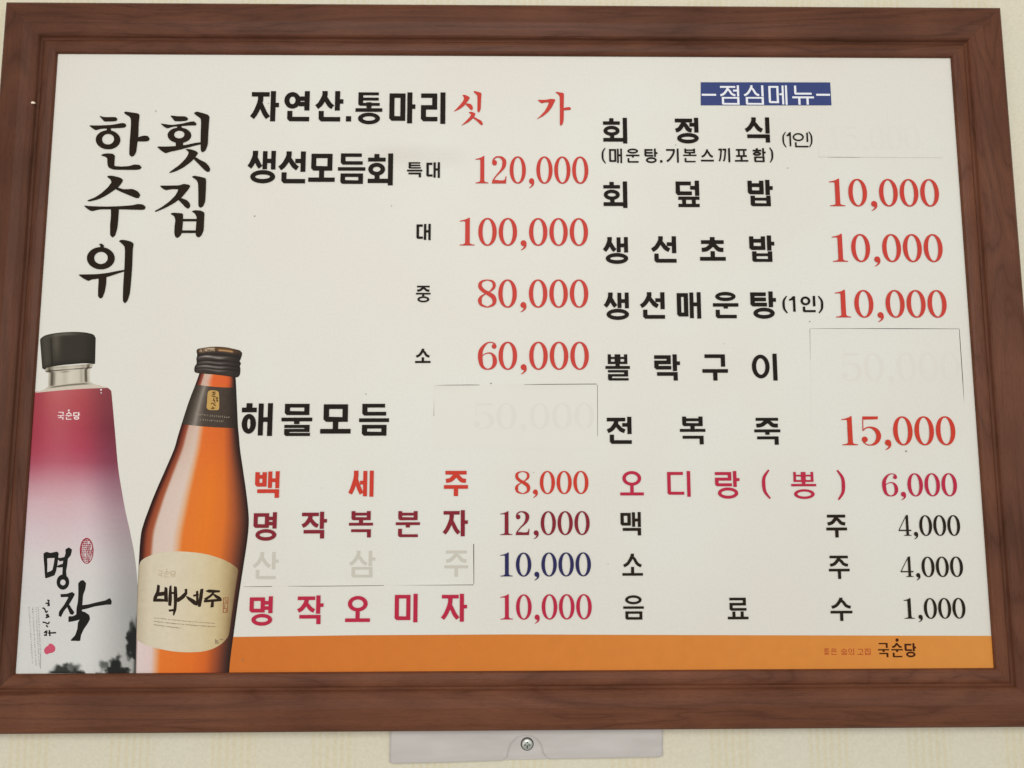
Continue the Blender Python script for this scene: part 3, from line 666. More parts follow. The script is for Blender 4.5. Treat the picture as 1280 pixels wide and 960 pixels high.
traced(sh, [(120,262),(200,265),(320,262),(400,242),(480,248),(512,262),(480,330),(430,430),(350,530),(240,620),(90,692),(170,625),(270,520),(335,410),(370,315),(280,318),(215,340),(160,305)], ox, oy, T2)
traced(sh, [(508,98),(540,88),(610,105),(675,110),(697,135),(692,300),(692,700),(670,790),(628,832),(605,800),(608,500),(605,200),(575,145)], ox, oy, T2)
traced(sh, [(685,445),(760,425),(820,420),(852,450),(830,485),(760,485),(685,490)], ox, oy, T2)
sh.build('letter', RED, mp_row)

# lunch banner
sh = Sheet(.0003, .0001)
sh.poly([B(875.8, 103), B(1037.6, 103.2), B(1039.2, 131.8), B(875.8, 131.8)])
banner = sh.build('banner', BLUE, board, 'dark blue banner with white letters at the top right')
text_line('banner_letter', list(zip('-점심메뉴-', [(877,117.6,895,120),(899.5,107,923.8,131.2),(929.3,107,954.3,131.2),(960.5,107,983.8,131.2),(990,107.5,1017,131.2),(1020,117.6,1037.3,120)])), 2.7, WHITEINK, banner, depth=.00055)

# ------------------------------------------------------------------ prices
for tx, box, mt, dep in [
    ('120,000', (594.4,195.8,735.3,229.8), RED, 0), ('100,000', (574.8,272.8,735,307.4), RED, 0), ('80,000', (597.4,349.5,735.3,384.7), RED, 0),
    ('60,000', (597.4,427.3,736,462.3), RED, 0), ('8,000', (643.7,588.7,735.5,617.5), RED2, 0), ('12,000', (625.3,639,737,668.8), MAROON, 0),
    ('10,000', (625.5,690.6,738.6,720.5), NAVY, 0), ('10,000', (625.5,742.8,739.6,774.3), CRIMSON, 0),
    ('10,000', (1036.8,224,1173.3,258.3), RED, 0), ('10,000', (1040.2,292.8,1177.8,327.7), RED, 0), ('10,000', (1043.9,362.7,1182.8,397.2), RED, 0),
    ('15,000', (1052,520.5,1193.7,556.7), RED2, 0), ('6,000', (1102.3,591.6,1195.8,620.4), CRIMSON, 0),
    ('4,000', (1122.5,644,1199.7,669.8), BROWNBLACK, 0), ('4,000', (1125,695.8,1203.3,721.2), BROWNBLACK, 0), ('1,000', (1129.7,747.5,1206.3,773.3), BROWNBLACK, 0)]:
    cn = {RED.name: 'red', RED2.name: 'vermilion', MAROON.name: 'maroon', NAVY.name: 'navy', CRIMSON.name: 'crimson', BROWNBLACK.name: 'thin black'}[mt.name]
    price('price_figures', tx, *box, mt, board, label='%s price reading %s' % (cn, tx))

# ------------------------------------------------------------------ pasted cover patches over old prices
def patch(label, corners, lift, ghosts, grime_and_shade, stock=None):
    """paper with real thickness, its edges curling up a little as `lift`(u, v) says; corners TL TR BR BL in the photograph"""
    nx, nz = 40, 16
    P = [B(*c) for c in corners]
    vs = []; fs = []
    for j in range(nz + 1):
        v = j / nz
        for i in range(nx + 1):
            u_ = i / nx
            x = (P[0][0]*(1-u_) + P[1][0]*u_)*(1-v) + (P[3][0]*(1-u_) + P[2][0]*u_)*v
            z = (P[0][1]*(1-u_) + P[1][1]*u_)*(1-v) + (P[3][1]*(1-u_) + P[2][1]*u_)*v
            vs.append((x, -.00018 - lift(u_, v), z))
    n = nx + 1
    for j in range(nz):
        for i in range(nx):
            a = j*n + i; fs.append((a, a+n, a+n+1, a+1))
    b = len(vs)
    rim = [i for i in range(n)] + [j*n + nx for j in range(1, nz+1)] + [nz*n + i for i in range(nx-1, -1, -1)] + [j*n for j in range(nz-1, 0, -1)]
    vs += [(vs[i][0], vs[i][1] + .00015, vs[i][2]) for i in rim]
    m_ = len(rim)
    for k in range(m_):
        k2 = (k+1) % m_; fs.append((rim[k], rim[k2], b+k2, b+k))
    me = bpy.data.meshes.new('cover_patch'); me.from_pydata(vs, [], fs)
    o = link('cover_patch', me, stock or sheet_mat, board, label)
    for g in ghosts: g(o)
    if grime_and_shade:
        sg = Sheet(.00002, .00003)  # thin dark strips painted for the shadow lines along the paper's edges
        for (xa, ya, wa), (xb, yb, wb) in grime_and_shade:
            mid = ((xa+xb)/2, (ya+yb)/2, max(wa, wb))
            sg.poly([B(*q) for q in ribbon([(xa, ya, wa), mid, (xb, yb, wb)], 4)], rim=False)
        sg.build('edge_shadow', DARK, o)
    return o
e = lambda d, w_: max(0.0, 1 - d / w_) ** 2
patch('white pasted patch right of the seafood heading', [(543,482),(746.3,480.5),(746.5,560),(542,560)],
      lambda u_, v: .0007*e(v, .12)*(.5+.5*math.cos(u_*9)), [lambda o: price('covered_figure', '50,000', 592.5,503.7,743,536.3, GHOST3, o, depth=.00021)],
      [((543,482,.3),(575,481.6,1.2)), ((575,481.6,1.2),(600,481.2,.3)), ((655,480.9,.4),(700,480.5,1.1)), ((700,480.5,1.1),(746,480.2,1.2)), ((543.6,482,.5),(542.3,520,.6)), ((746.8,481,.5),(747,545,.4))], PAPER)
patch('long white pasted patch above the lowest crimson drink name', [(309,682),(591.5,680.5),(592,730.6),(305,733)],
      lambda u_, v: .0005*e(1-v, .2)*(.5+.5*math.cos(u_*14+1)),
      [lambda o: text_line('covered_letter', list(zip('산삼주', [(315.8,690,348.3,723.9),(436.3,688.4,469.2,721.9),(555.4,688,585.3,720.9)])), 4.6, GHOST, o, depth=.00021)],
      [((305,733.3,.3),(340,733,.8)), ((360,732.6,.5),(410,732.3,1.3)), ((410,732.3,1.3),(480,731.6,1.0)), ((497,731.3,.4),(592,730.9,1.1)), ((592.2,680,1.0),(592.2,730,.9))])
patch('white pasted patch with a faint price under the brackets on the right', [(1012.5,411),(1198.5,411.5),(1207,536),(1014,533.5)],
      lambda u_, v: .0005*e(v, .1)*(.5+.5*math.sin(u_*8)), [lambda o: price('covered_figure', '50,000', 1052.4,440.8,1200,476.3, GHOST2, o, depth=.00021)],
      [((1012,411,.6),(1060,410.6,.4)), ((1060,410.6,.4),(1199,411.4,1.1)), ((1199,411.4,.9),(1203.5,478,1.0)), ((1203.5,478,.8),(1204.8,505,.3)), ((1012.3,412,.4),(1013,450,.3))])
patch('nearly invisible white pasted patch at the top right below the banner', [(1024,153),(1172,151),(1178,197.3),(1023.5,196.3)],
      lambda u_, v: .0002*e(1-v, .1), [lambda o: price('covered_figure', '15,000', 1035,158,1150,187, GHOST3, o, depth=.00021)],
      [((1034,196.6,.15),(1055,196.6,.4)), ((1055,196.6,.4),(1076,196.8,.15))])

# specks of dirt
sh = Sheet(.0003, .0002)
for x, y, r_ in [(318.5,270.3,1.0),(613.8,479.3,1.1),(1012,402,.9),(844.5,181.3,.7),(984.5,210.3,.8),(489.5,257.5,.7),(457.5,492.5,.7),(1132.5,564,1.1),(195,139,.7),(303.5,825,1.0),(335.5,129.5,.6),(312.8,528.7,.7),(667,590.6,.6),(402,610,.5),(905,430,.5),(760,705,.5),(660,700,.4)]:
    sh.poly([B(x + r_*a, y + r_*b_) for a, b_ in ell(0, 0, 1, random.uniform(.6, 1), 9)], rim=False)
sp_ = sh.build('dirt_speck', GRIME, board, 'scattered tiny dirt specks on the white sheet'); sp_['kind'] = 'stuff'
# chipped spot on the left rail
cx_, cz_ = B(42, 129, .009)
me = bpy.data.meshes.new('chip'); q = [(cx_ + a*.0019, -.0101, cz_ + b_*.0011) for a, b_ in ell(0, 0, 1, 1, 9)]
q = [(x + random.uniform(-.0003, .0003), y, z + random.uniform(-.0003, .0003)) for x, y, z in q]
q2 = [(x, -.0092, z) for x, y, z in q]
me.from_pydata(q + q2, [], [tuple(range(9))] + [(i, 9+i, 9+(i+1) % 9, (i+1) % 9) for i in range(9)])
link('paint_chip', me, flat('chip_white', col(235, 215, 195)), board, 'small pale chip on the left wood rail')

# ------------------------------------------------------------------ printed bottles
def print_mat(name):
    m, ns, ls, p = nmat(name)
    a = ns.new('ShaderNodeAttribute'); a.attribute_name = 'ink'
    tc = ns.new('ShaderNodeTexCoord'); n = ns.new('ShaderNodeTexNoise'); n.inputs['Scale'].default_value = 300; n.inputs['Detail'].default_value = 2
    ls.new(tc.outputs['Object'], n.inputs['Vector'])
    r = ns.new('ShaderNodeValToRGB'); r.color_ramp.elements[0].color = (.93, .93, .93, 1); r.color_ramp.elements[1].color = (1.03, 1.03, 1.03, 1); ls.new(n.outputs['Fac'], r.inputs[0])
    mx = ns.new('ShaderNodeMix'); mx.data_type = 'RGBA'; mx.blend_type = 'MULTIPLY'; mx.inputs[0].default_value = 1
    ls.new(a.outputs['Color'], mx.inputs[6]); ls.new(r.outputs[0], mx.inputs[7]); ls.new(mx.outputs[2], p.inputs['Base Color'])
    p.inputs['Roughness'].default_value = .45; p.inputs['Specular IOR Level'].default_value = .18
    return m
INK = print_mat('colour_print'); INK.node_tree.nodes['Principled BSDF'].inputs['Specular IOR Level'].default_value = .07
def linv(c):
    c = np.asarray(c, float) / 255
    return np.where(c <= .04045, c / 12.92, ((c + .055) / 1.055) ** 2.4) * K
def picture(name, ys, left, right, ink, nx, depth, parent, label=None):
    """a flat printed area: rows at heights ys, edges left(y) and right(y) as arrays, colour ink(U, X, Y) in sRGB"""
    ys = np.asarray(ys, float); n = len(ys)
    U = np.linspace(0, 1, nx)[None, :].repeat(n, 0)
    L_, R_ = left[:, None], right[:, None]
    X = L_ + (R_ - L_) * U; Y = ys[:, None].repeat(nx, 1) if ys.ndim == 1 else ys
    bx, bz = to_board(X.ravel(), Y.ravel())
    keep_lo = -PW/2 + .0002
    bx = np.maximum(bx, keep_lo); bz = np.maximum(bz, -PH/2 + .0002)
    v = np.stack([bx, np.full_like(bx, -depth), bz], 1)
    i = np.arange(n-1)[:, None] * nx + np.arange(nx-1)[None, :]
    f_ = np.stack([i, i+nx, i+nx+1, i+1], -1).reshape(-1, 4)
    me = bpy.data.meshes.new(name); me.from_pydata(v.tolist(), [], f_.tolist())
    c = ink(U, X, Y); c = np.clip(linv(c), 0, 1)
    ca = me.color_attributes.new('ink', 'FLOAT_COLOR', 'POINT')
    ca.data.foreach_set('color', np.concatenate([c.reshape(-1, 3), np.ones((n*nx, 1))], 1).ravel().astype(np.float32))
    return link(name, me, INK, parent, label)
def keys(v, ks):
    """interpolate colours between keyed values"""
    xs = [k[0] for k in ks]
    return np.stack([np.interp(v, xs, [k[1][c] for k in ks]) for c in range(3)], -1)
def curve(y, ks):
    P = spline([(b_, a) for a, b_ in ks], 8)    # keys given as (x, y)
    return np.interp(y, P[:, 0], P[:, 1])
def gauss(x, c, s_): return np.exp(-((x - c) / s_) ** 2)
def smooth(a, b_, x):
    t = np.clip((x - a) / (b_ - a), 0, 1); return t*t*(3-2*t)
def vnoise(X, Y, sc, seed):
    g = np.random.default_rng(seed).random((64, 64)); x = X / sc; y = Y / sc
    xi = np.floor(x).astype(int); yi = np.floor(y).astype(int); fx = x - xi; fy = y - yi
    fx = fx*fx*(3-2*fx); fy = fy*fy*(3-2*fy)
    G = lambda a, b_: g[a % 64, b_ % 64]
    return (G(xi, yi)*(1-fx) + G(xi+1, yi)*fx)*(1-fy) + (G(xi, yi+1)*(1-fx) + G(xi+1, yi+1)*fx)*fy

# ---- bottle one: pink to white
b1 = bpy.data.objects.new('printed_bottle', None); C.objects.link(b1); b1.parent = board
b1['label'] = 'printed picture of a bottle fading from dark pink to white, black cap'
R1 = [(137.5,483.5),(139.2,489),(143.8,540),(147.8,585),(152.5,615),(157,640),(162,662),(168.2,694),(171.6,726),(173,766),(172,800),(170,842)]
ys = np.linspace(482, 841.6, 300)
def shoulder(x): return np.interp(x, [41, 52, 62, 75, 90, 105, 118, 130, 136, 139], [490.6, 488.6, 486.4, 484.6, 483.8, 483.2, 482.9, 483.6, 485.4, 488.5])
n, nx = 300, 110
Lf = np.interp(ys, [482, 841], [44.0, 20.0]) - 1.5
Rt = curve(ys, R1)
Yg = np.empty((n, nx)); Xg = np.empty((n, nx))
for i in range(nx):
    u_ = i / (nx - 1)
    Xt = Lf[0] + (139.0 - Lf[0]) * u_
    y0_ = float(shoulder(Xt)); Yg[:, i] = y0_ + (841.6 - y0_) * np.linspace(0, 1, n)
def ink1(U, X, Y):
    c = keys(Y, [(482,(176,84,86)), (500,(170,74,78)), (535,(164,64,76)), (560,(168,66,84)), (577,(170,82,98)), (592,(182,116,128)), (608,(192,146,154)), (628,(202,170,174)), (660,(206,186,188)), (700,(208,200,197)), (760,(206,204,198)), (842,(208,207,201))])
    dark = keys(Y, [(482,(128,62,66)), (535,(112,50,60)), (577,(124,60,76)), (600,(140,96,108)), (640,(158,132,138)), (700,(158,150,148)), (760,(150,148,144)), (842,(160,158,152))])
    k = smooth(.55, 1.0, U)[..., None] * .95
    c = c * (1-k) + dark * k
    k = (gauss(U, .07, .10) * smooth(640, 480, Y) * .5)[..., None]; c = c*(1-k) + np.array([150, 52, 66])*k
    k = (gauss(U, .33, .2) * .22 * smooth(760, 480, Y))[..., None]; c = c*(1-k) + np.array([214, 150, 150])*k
    # ink-wash hills
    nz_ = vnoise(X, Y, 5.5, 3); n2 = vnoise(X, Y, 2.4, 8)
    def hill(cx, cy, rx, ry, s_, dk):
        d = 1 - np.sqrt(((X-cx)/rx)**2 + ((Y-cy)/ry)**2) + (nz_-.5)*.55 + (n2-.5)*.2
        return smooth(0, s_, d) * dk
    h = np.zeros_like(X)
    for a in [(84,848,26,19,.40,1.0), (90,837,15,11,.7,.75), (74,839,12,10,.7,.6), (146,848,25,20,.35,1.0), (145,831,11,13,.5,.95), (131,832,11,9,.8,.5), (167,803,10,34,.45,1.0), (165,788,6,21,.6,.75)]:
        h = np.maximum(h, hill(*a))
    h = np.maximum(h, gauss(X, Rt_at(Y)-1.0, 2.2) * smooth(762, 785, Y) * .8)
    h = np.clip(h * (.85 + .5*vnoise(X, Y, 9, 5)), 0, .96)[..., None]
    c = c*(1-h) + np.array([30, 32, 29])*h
    return c
Rt_at = lambda y: np.interp(y, ys, Rt)
Xg = None
def picture_grid(name, X, Y, ink, depth, parent, label=None):
    n, nx = X.shape
    bx, bz = to_board(X.ravel(), Y.ravel())
    bx = np.maximum(bx, -PW/2 + .0001); bz = np.maximum(bz, -PH/2 + .0001)
    v = np.stack([bx, np.full_like(bx, -depth), bz], 1)
    i = np.arange(n-1)[:, None]*nx + np.arange(nx-1)[None, :]
    f_ = np.stack([i, i+nx, i+nx+1, i+1], -1).reshape(-1, 4)
    me = bpy.data.meshes.new(name); me.from_pydata(v.tolist(), [], f_.tolist())
    U = np.linspace(0, 1, nx)[None, :].repeat(n, 0)
    c = np.clip(linv(ink(U, X, Y)), 0, 1)
    ca = me.color_attributes.new('ink', 'FLOAT_COLOR', 'POINT')
    ca.data.foreach_set('color', np.concatenate([c.reshape(-1, 3), np.ones((n*nx, 1))], 1).ravel().astype(np.float32))
    return link(name, me, INK, parent, label)
def grid_between(top_pts, bot_pts, nx, ny, k=6):
    """grid spanned between an upper and a lower outline, both given left to right"""
    def res(pts):
        P = spline(pts, k); d = np.r_[0, np.cumsum(np.hypot(*np.diff(P, axis=0).T))]; t = np.linspace(0, d[-1], nx)
        return np.stack([np.interp(t, d, P[:, 0]), np.interp(t, d, P[:, 1])], 1)
    a, b_ = res(top_pts), res(bot_pts); t = np.linspace(0, 1, ny)[:, None]
    return a[None, :, 0]*(1-t) + b_[None, :, 0]*t, a[None, :, 1]*(1-t) + b_[None, :, 1]*t
X1 = np.empty((n, nx))
for j in range(n):
    yy = Yg[j]
    l_ = np.interp(yy, [482, 841], [44.0, 20.0]) - 1.5
    r_ = np.interp(yy, ys, Rt)
    X1[j] = l_ + (r_ - l_) * np.linspace(0, 1, nx)
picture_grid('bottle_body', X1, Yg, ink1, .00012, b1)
# neck: clear glass
s8 = 960/130
g8 = lambda pts: [(35 + x/s8, 410 + y/s8) for x, y in pts]
Xn, Yn = grid_between(g8([(158,360),(240,350),(400,335),(520,325),(598,335)]), g8([(60,598),(200,566),(400,548),(560,543),(745,552)]), 90, 50)
def narrow(U, X, Y):
    return None
# the neck narrows sharply to the throat and spreads at the shoulder
rows = np.linspace(0, 1, 50)
lx = np.interp(rows, [0, .18, .24, .75, .86, 1], [158, 162, 190, 186, 150, 60]); rx_ = np.interp(rows, [0, .15, .24, .75, .84, 1], [598, 594, 568, 572, 610, 745])
yl = np.interp(rows, [0, 1], [362, 600]); yr = np.interp(rows, [0, 1], [330, 552])
for j in range(50):
    t = np.linspace(0, 1, 90); Xn[j] = 35 + (lx[j] + (rx_[j]-lx[j])*t)/s8
    yy = yl[j] + (yr[j]-yl[j])*t - 8*np.sin(t*math.pi)*(rows[j]); Yn[j] = 410 + yy/s8
def inkn(U, X, Y):
    V = np.linspace(0, 1, U.shape[0])[:, None].repeat(U.shape[1], 1)
    c = np.broadcast_to(np.array([198, 190, 172.]), U.shape + (3,)).copy()
    def mixin(k, colr):
        nonlocal c; k = np.clip(k, 0, 1)[..., None]; c = c*(1-k) + np.array(colr)*k
    thr = smooth(.8, .7, V)
    mixin(gauss(U, .10, .055) * thr, (70, 62, 50)); mixin(gauss(U, .12, .02)*thr*.6, (150, 145, 130))
    mixin(gauss(U, .91, .035) * thr * .95, (72, 64, 52)); mixin(gauss(U, .80, .04)*thr*.4, (130, 120, 105))
    mixin(gauss(V, .165, .022) * .9, (50, 44, 36)); mixin(gauss(V, .05, .04)*.5, (150, 140, 120))
    mixin(gauss(U, .42, .10)*gauss(V, .25, .03)*.7, (90, 82, 70)); mixin(gauss(U, .55, .1)*thr*.4, (215, 206, 190))
    mixin(gauss(U, .4, .06)*thr*.3, (160, 152, 136))
    mixin(smooth(.76, .80, V)*smooth(.87, .82, V)*smooth(.0, .2, U)*smooth(1.0, .8, U)*.8, (96, 86, 72))
    mixin(smooth(.88, .94, V)*.7, (205, 186, 172))
    return c
picture_grid('bottle_neck', Xn, Yn, inkn, .00016, b1)
# cap
Xc, Yc = grid_between(g8([(112,112),(128,88),(180,62),(300,42),(440,36),(545,44),(605,62),(626,95)]), g8([(132,372),(160,385),(180,366),(300,345),(400,335),(520,326),(600,332),(620,330)]), 80, 40)
def inkc(U, X, Y):
    V = np.linspace(0, 1, U.shape[0])[:, None].repeat(U.shape[1], 1)
    c = np.broadcast_to(np.array([56, 52, 45.]), U.shape + (3,)).copy()
    def mixin(k, colr):
        nonlocal c; k = np.clip(k, 0, 1)[..., None]; c = c*(1-k) + np.array(colr)*k
    mixin(gauss(U, .12, .07)*.6, (84, 78, 68)); mixin(gauss(U, .215, .012)*smooth(.05, .2, V)*.8, (30, 27, 22)); mixin(gauss(U, .30, .07)*.55*smooth(1.1, .3, V), (104, 96, 82))
    mixin(gauss(V, .05, .05)*gauss(U, .45, .2)*.7, (120, 112, 100)); mixin(smooth(.7, 1, U)*.6, (36, 33, 28)); mixin(gauss(V, .0, .03)*.7, (30, 28, 24))
    mixin(smooth(.8, 1, V)*.4, (34, 31, 26))
    return c
picture_grid('bottle_cap', Xc, Yc, inkc, .0002, b1)
# brush writing on it
s6 = 960/140
sh = Sheet(.00022, .00003)
TR = lambda pts, rad=.15: traced(sh, pts, 40, 670, s6, rad, grow=.45)
TR([(102,150),(125,138),(160,148),(215,135),(228,150),(222,185),(128,188),(130,240),(128,345),(150,350),(115,362),(108,235),(104,200)])
TR([(200,175),(226,170),(218,230),(205,300),(192,335),(150,350),(118,362),(120,318),(165,302),(180,290),(192,230)])
TR([(290,115),(318,100),(342,118),(330,165),(305,195),(300,250),(290,300),(295,340),(262,345),(265,300),(268,230),(278,190),(292,150)])
TR([(215,188),(250,190),(285,180),(290,205),(240,215)]); TR([(205,262),(240,248),(280,235),(282,262),(232,268)])
traced_ring(sh, (266,395), (54,65), (23,25), 40, 670, s6, (266,398))
TR([(246,500),(300,498),(345,482),(366,498),(350,530),(310,595),(270,645),(248,692),(232,682),(236,648),(280,590),(318,520),(250,522)])
TR([(300,595),(318,588),(340,625),(362,655),(350,672),(330,668)])
TR([(400,405),(420,385),(440,380),(462,405),(455,455),(436,505),(432,560),(428,605),(425,645),(455,655),(490,680),(495,712),(478,745),(440,800),(418,850),(412,898),(330,896),(375,850),(392,800),(398,740),(412,715),(380,722),(315,736),(316,690),(350,690),(383,675),(386,620),(398,560),(402,480)])
TR([(420,596),(480,590),(560,570),(630,555),(668,533),(682,560),(678,585),(640,585),(540,600),(470,620),(420,632)])
# small writing down the side
sg = [[(133,548),(152,556)],[(118,575),(150,582),(135,600)],[(90,618),(108,622),(122,655),(135,640)],[(120,672),(148,690),(118,700)],[(92,738),(115,742),(138,752),(150,735)],[(122,765),(138,780)],[(105,830),(128,812),(122,850)],[(150,806),(155,858)],[(140,832),(208,828)],[(104,848),(130,850)],[(142,560),(148,600)],[(125,690),(140,668)]]
for q in sg:
    sh.poly([B(40 + a/s6, 670 + b_/s6) for a, b_ in ribbon([(a, b_, 13 if len(q) < 3 else 12) for a, b_ in q], 3)], rim=False)
sh.build('brush_lettering', flat('ink_black', col(30, 29, 26), .45, .1), b1)
# fine vertical print
sh = Sheet(.00022, .00003); rs = random.Random(5)
for cx0, ya, yb, cx1 in [(36.5,759,829,41), (41,759,833,45.5), (45.2,759,833,49.5), (48,759,822,51.2)]:
    y = ya
    while y < yb:
        l_ = rs.choice((.7, .9, 1.2, 1.6)); xx = cx0 + (cx1-cx0)*(y-ya)/(yb-ya); wv = rs.uniform(.4, 1.0)
        sh.poly([B(*q) for q in rect(xx-wv, y, xx+wv*.8, y+l_*.55)], rim=False)
        y += l_ + (.5 if rs.random() < .8 else 1.7)
sh.poly([B(*q) for q in rect(50.6, 817, 51.1, 836)], rim=False)
sh.build('fine_print', flat('grey_fine_print', col(138, 134, 128), .45, .1), b1)
# seals
sh = Sheet(.00022, .00003)
def blob(cx, cy, rx, ry, seed, rough_=.08, n_=26):
    r0 = random.Random(seed); return [(cx + rx*(1 + r0.uniform(-rough_, rough_))*math.cos(2*math.pi*i/n_), cy + ry*(1 + r0.uniform(-rough_, rough_))*math.sin(2*math.pi*i/n_)) for i in range(n_)]
o_ = ell(108.5, 688.5, 8.6, 16.2, 36); i_ = ell(108.5, 688.8, 7.4, 14.8, 36)
sh.ring([B(*q) for q in o_][::-1], [B(*q) for q in i_][::-1])
rs = random.Random(9)
for row in range(11):
    yy = 675.5 + row*2.6; hw = 7.4 * math.sqrt(max(0.02, 1 - ((yy-688.5)/15.0)**2))
    x = 108.5 - hw
    while x < 108.5 + hw - .8:
        l_ = rs.uniform(.9, 2.8); x2 = min(x+l_, 108.5+hw)
        if rs.random() < .9: sh.poly([B(*q) for q in rect(x, yy-.62, x2, yy+.62)], rim=False)
        if rs.random() < .55: sh.poly([B(*q) for q in rect(x, yy-1.3, x+.95, yy+1.3)], rim=False)
        x = x2 + .5
sh.build('red_seal', flat('seal_red', col(150, 44, 58), .45, .1), b1)
sh = Sheet(.00022, .00003)
sh.poly([B(*q) for q in soften([(55,812),(58,808),(60,807.5),(62,804.2),(66,805),(69.5,809),(69,813.5),(65.5,816),(61.5,816.5),(59.5,818),(56,816.8)], .3)], rim=False)
sh.build('pink_seal', flat('seal_pink', col(196, 82, 104), .45, .1), b1)
# maker's mark (three letters and a dot)
def maker(x0, y0, x1, y1, mat, parent, t, depth):
    sh = Sheet(depth, .00003); W_ = x1-x0; H_ = y1-y0
    for ch, a, b_, c_, d_ in (('국', 0, .18, .29, 1), ('순', .35, .18, .65, 1), ('당', .70, .20, 1, 1)):
        bx = (x0+a*W_, y0+b_*H_, x0+c_*W_, y0+d_*H_)
        put(sh, syl(ch, bx[2]-bx[0], bx[3]-bx[1], t), *bx, bx[2]-bx[0], bx[3]-bx[1])
    sh.poly([B(*q) for q in ell(x0+.5*W_, y0+.02*H_, t*.85, t*.85, 12)], rim=False)
    return sh.build('maker_mark', mat, parent)
maker(72.3, 512.8, 100, 524.6, flat('white_mark', col(232, 214, 210)), b1, 1.4, .00022)
# glint on the shoulder
sh = Sheet(.00022, .00003); sh.poly([B(*q) for q in ell(126.5, 487.3, 1.2, 1.0, 10)], rim=False); sh.poly([B(*q) for q in ell(126.6, 491, .6, 1.0, 8)], rim=False)
sh.build('printed_glint', WHITEINK, b1)

# ---- bottle two: amber
b2 = bpy.data.objects.new('printed_bottle', None); C.objects.link(b2); b2.parent = board
b2['label'] = 'printed picture of an orange bottle with a black screw cap and cream label'
L2 = [(249.6,466),(245,479),(236,502.5),(227.5,528.8),(222.5,545),(217.5,562),(205.5,590),(193.5,617.5),(184.8,640),(179.5,655),(176,670),(173.8,700),(172,739),(171,779),(169.6,845)]
R2 = [(294,466),(295,478),(296.3,506),(297.5,532.5),(298.7,545),(300.2,562),(303.8,587),(307.8,615),(310.6,640),(311,655),(309.2,675),(304.6,706),(298.6,745),(292.2,792),(288,824),(286.2,845)]
ys2 = np.linspace(466, 841.6, 330)
l2, r2 = curve(ys2, L2), curve(ys2, R2)
def ink2(U, X, Y):
    V = (Y-466)/(841-466)
    up = keys(U, [(0,(46,26,22)), (.035,(70,32,26)), (.07,(112,50,38)), (.12,(150,78,56)), (.15,(196,164,146)), (.30,(204,178,160)), (.36,(214,150,110)), (.42,(216,104,46)), (.75,(206,98,44)), (.84,(168,78,42)), (.91,(92,52,40)), (.95,(48,32,27)), (1,(38,27,24))])
    md = keys(U, [(0,(40,22,20)), (.025,(58,28,23)), (.06,(140,66,42)), (.10,(158,84,54)), (.13,(208,186,172)), (.30,(212,190,176)), (.35,(214,168,132)), (.40,(218,116,46)), (.60,(222,118,40)), (.76,(212,110,44)), (.86,(160,82,46)), (.94,(96,54,40)), (.985,(52,32,28)), (1,(40,28,24))])
    lo = keys(U, [(0,(130,110,100)), (.015,(214,196,190)), (.16,(214,190,184)), (.21,(216,160,120)), (.26,(220,116,46)), (.60,(218,110,42)), (.74,(204,98,42)), (.86,(140,70,44)), (.94,(80,48,40)), (1,(40,30,27))])
    a = smooth(.12, .42, V)[..., None]; b_ = smooth(.72, .88, V)[..., None]
    c = up*(1-a) + md*a; c = c*(1-b_) + lo*b_
    k = (gauss(Y, 476, 7)*smooth(.2, .4, U)*smooth(.95, .8, U)*.5)[..., None]; c = c*(1-k) + np.array([220, 92, 52])*k
    return c
X2 = l2[:, None] + (r2-l2)[:, None]*np.linspace(0, 1, 110)[None, :]
picture_grid('bottle_body', X2, ys2[:, None].repeat(110, 1), ink2, .00024, b2)
# neck wrap
yw = np.linspace(0, 1, 46)
Xw = np.empty((46, 90)); Yw = np.empty((46, 90)); t = np.linspace(0, 1, 90)
for j, v in enumerate(yw):
    ya = 480.6*(1-v) + 530.2*v; yb = 484.6*(1-v) + 535.2*v
    yy = ya + (yb-ya)*t + 1.0*np.sin(t*math.pi)
    Yw[j] = yy; Xw[j] = np.interp(yy, ys2, l2) + (np.interp(yy, ys2, r2) - np.interp(yy, ys2, l2))*t
def inkw(U, X, Y):
    return keys(U, [(0,(50,44,38)), (.08,(66,57,49)), (.16,(92,82,72)), (.235,(140,130,118)), (.30,(100,90,80)), (.38,(76,65,56)), (.75,(70,59,50)), (.92,(50,42,36)), (1,(38,33,29))]) + (vnoise(X, Y, 3, 2)[..., None]-.5)*5
picture_grid('neck_wrap', Xw, Yw, inkw, .00028, b2)
z7 = lambda pts: [(220 + x/8, 425 + y/8) for x, y in pts]
sh = Sheet(.0003, .00003); sh.poly([B(*q) for q in soften(z7([(312,620),(318,520),(340,503),(400,505),(432,520),(434,690),(420,702),(330,700),(305,680)]), .3)], rim=False)
sh.build('gold_tag', flat('gold_print', col(188, 150, 86), .4, .1, 500), b2)
sh = Sheet(.00034, .00003)
for q in [[(360,525),(400,520)],[(362,545),(402,538)],[(380,515),(382,560)],[(355,560),(405,570)],[(398,585),(425,580)],[(402,600),(425,610)],[(412,570),(412,620)],[(368,610),(385,600),(392,635)],[(352,640),(372,630),(385,655)],[(388,645),(398,660)],[(350,685),(392,680)],[(370,665),(372,692)],[(380,575),(378,600)]]:
    sh.poly([B(*p_) for p_ in z7(ribbon([(a, b_, 8) for a, b_ in q], 3))], rim=False)
sh.build('tag_lettering', flat('tag_ink', col(70, 45, 22)), b2)
sh = Sheet(.00032, .00003); rs = random.Random(2)
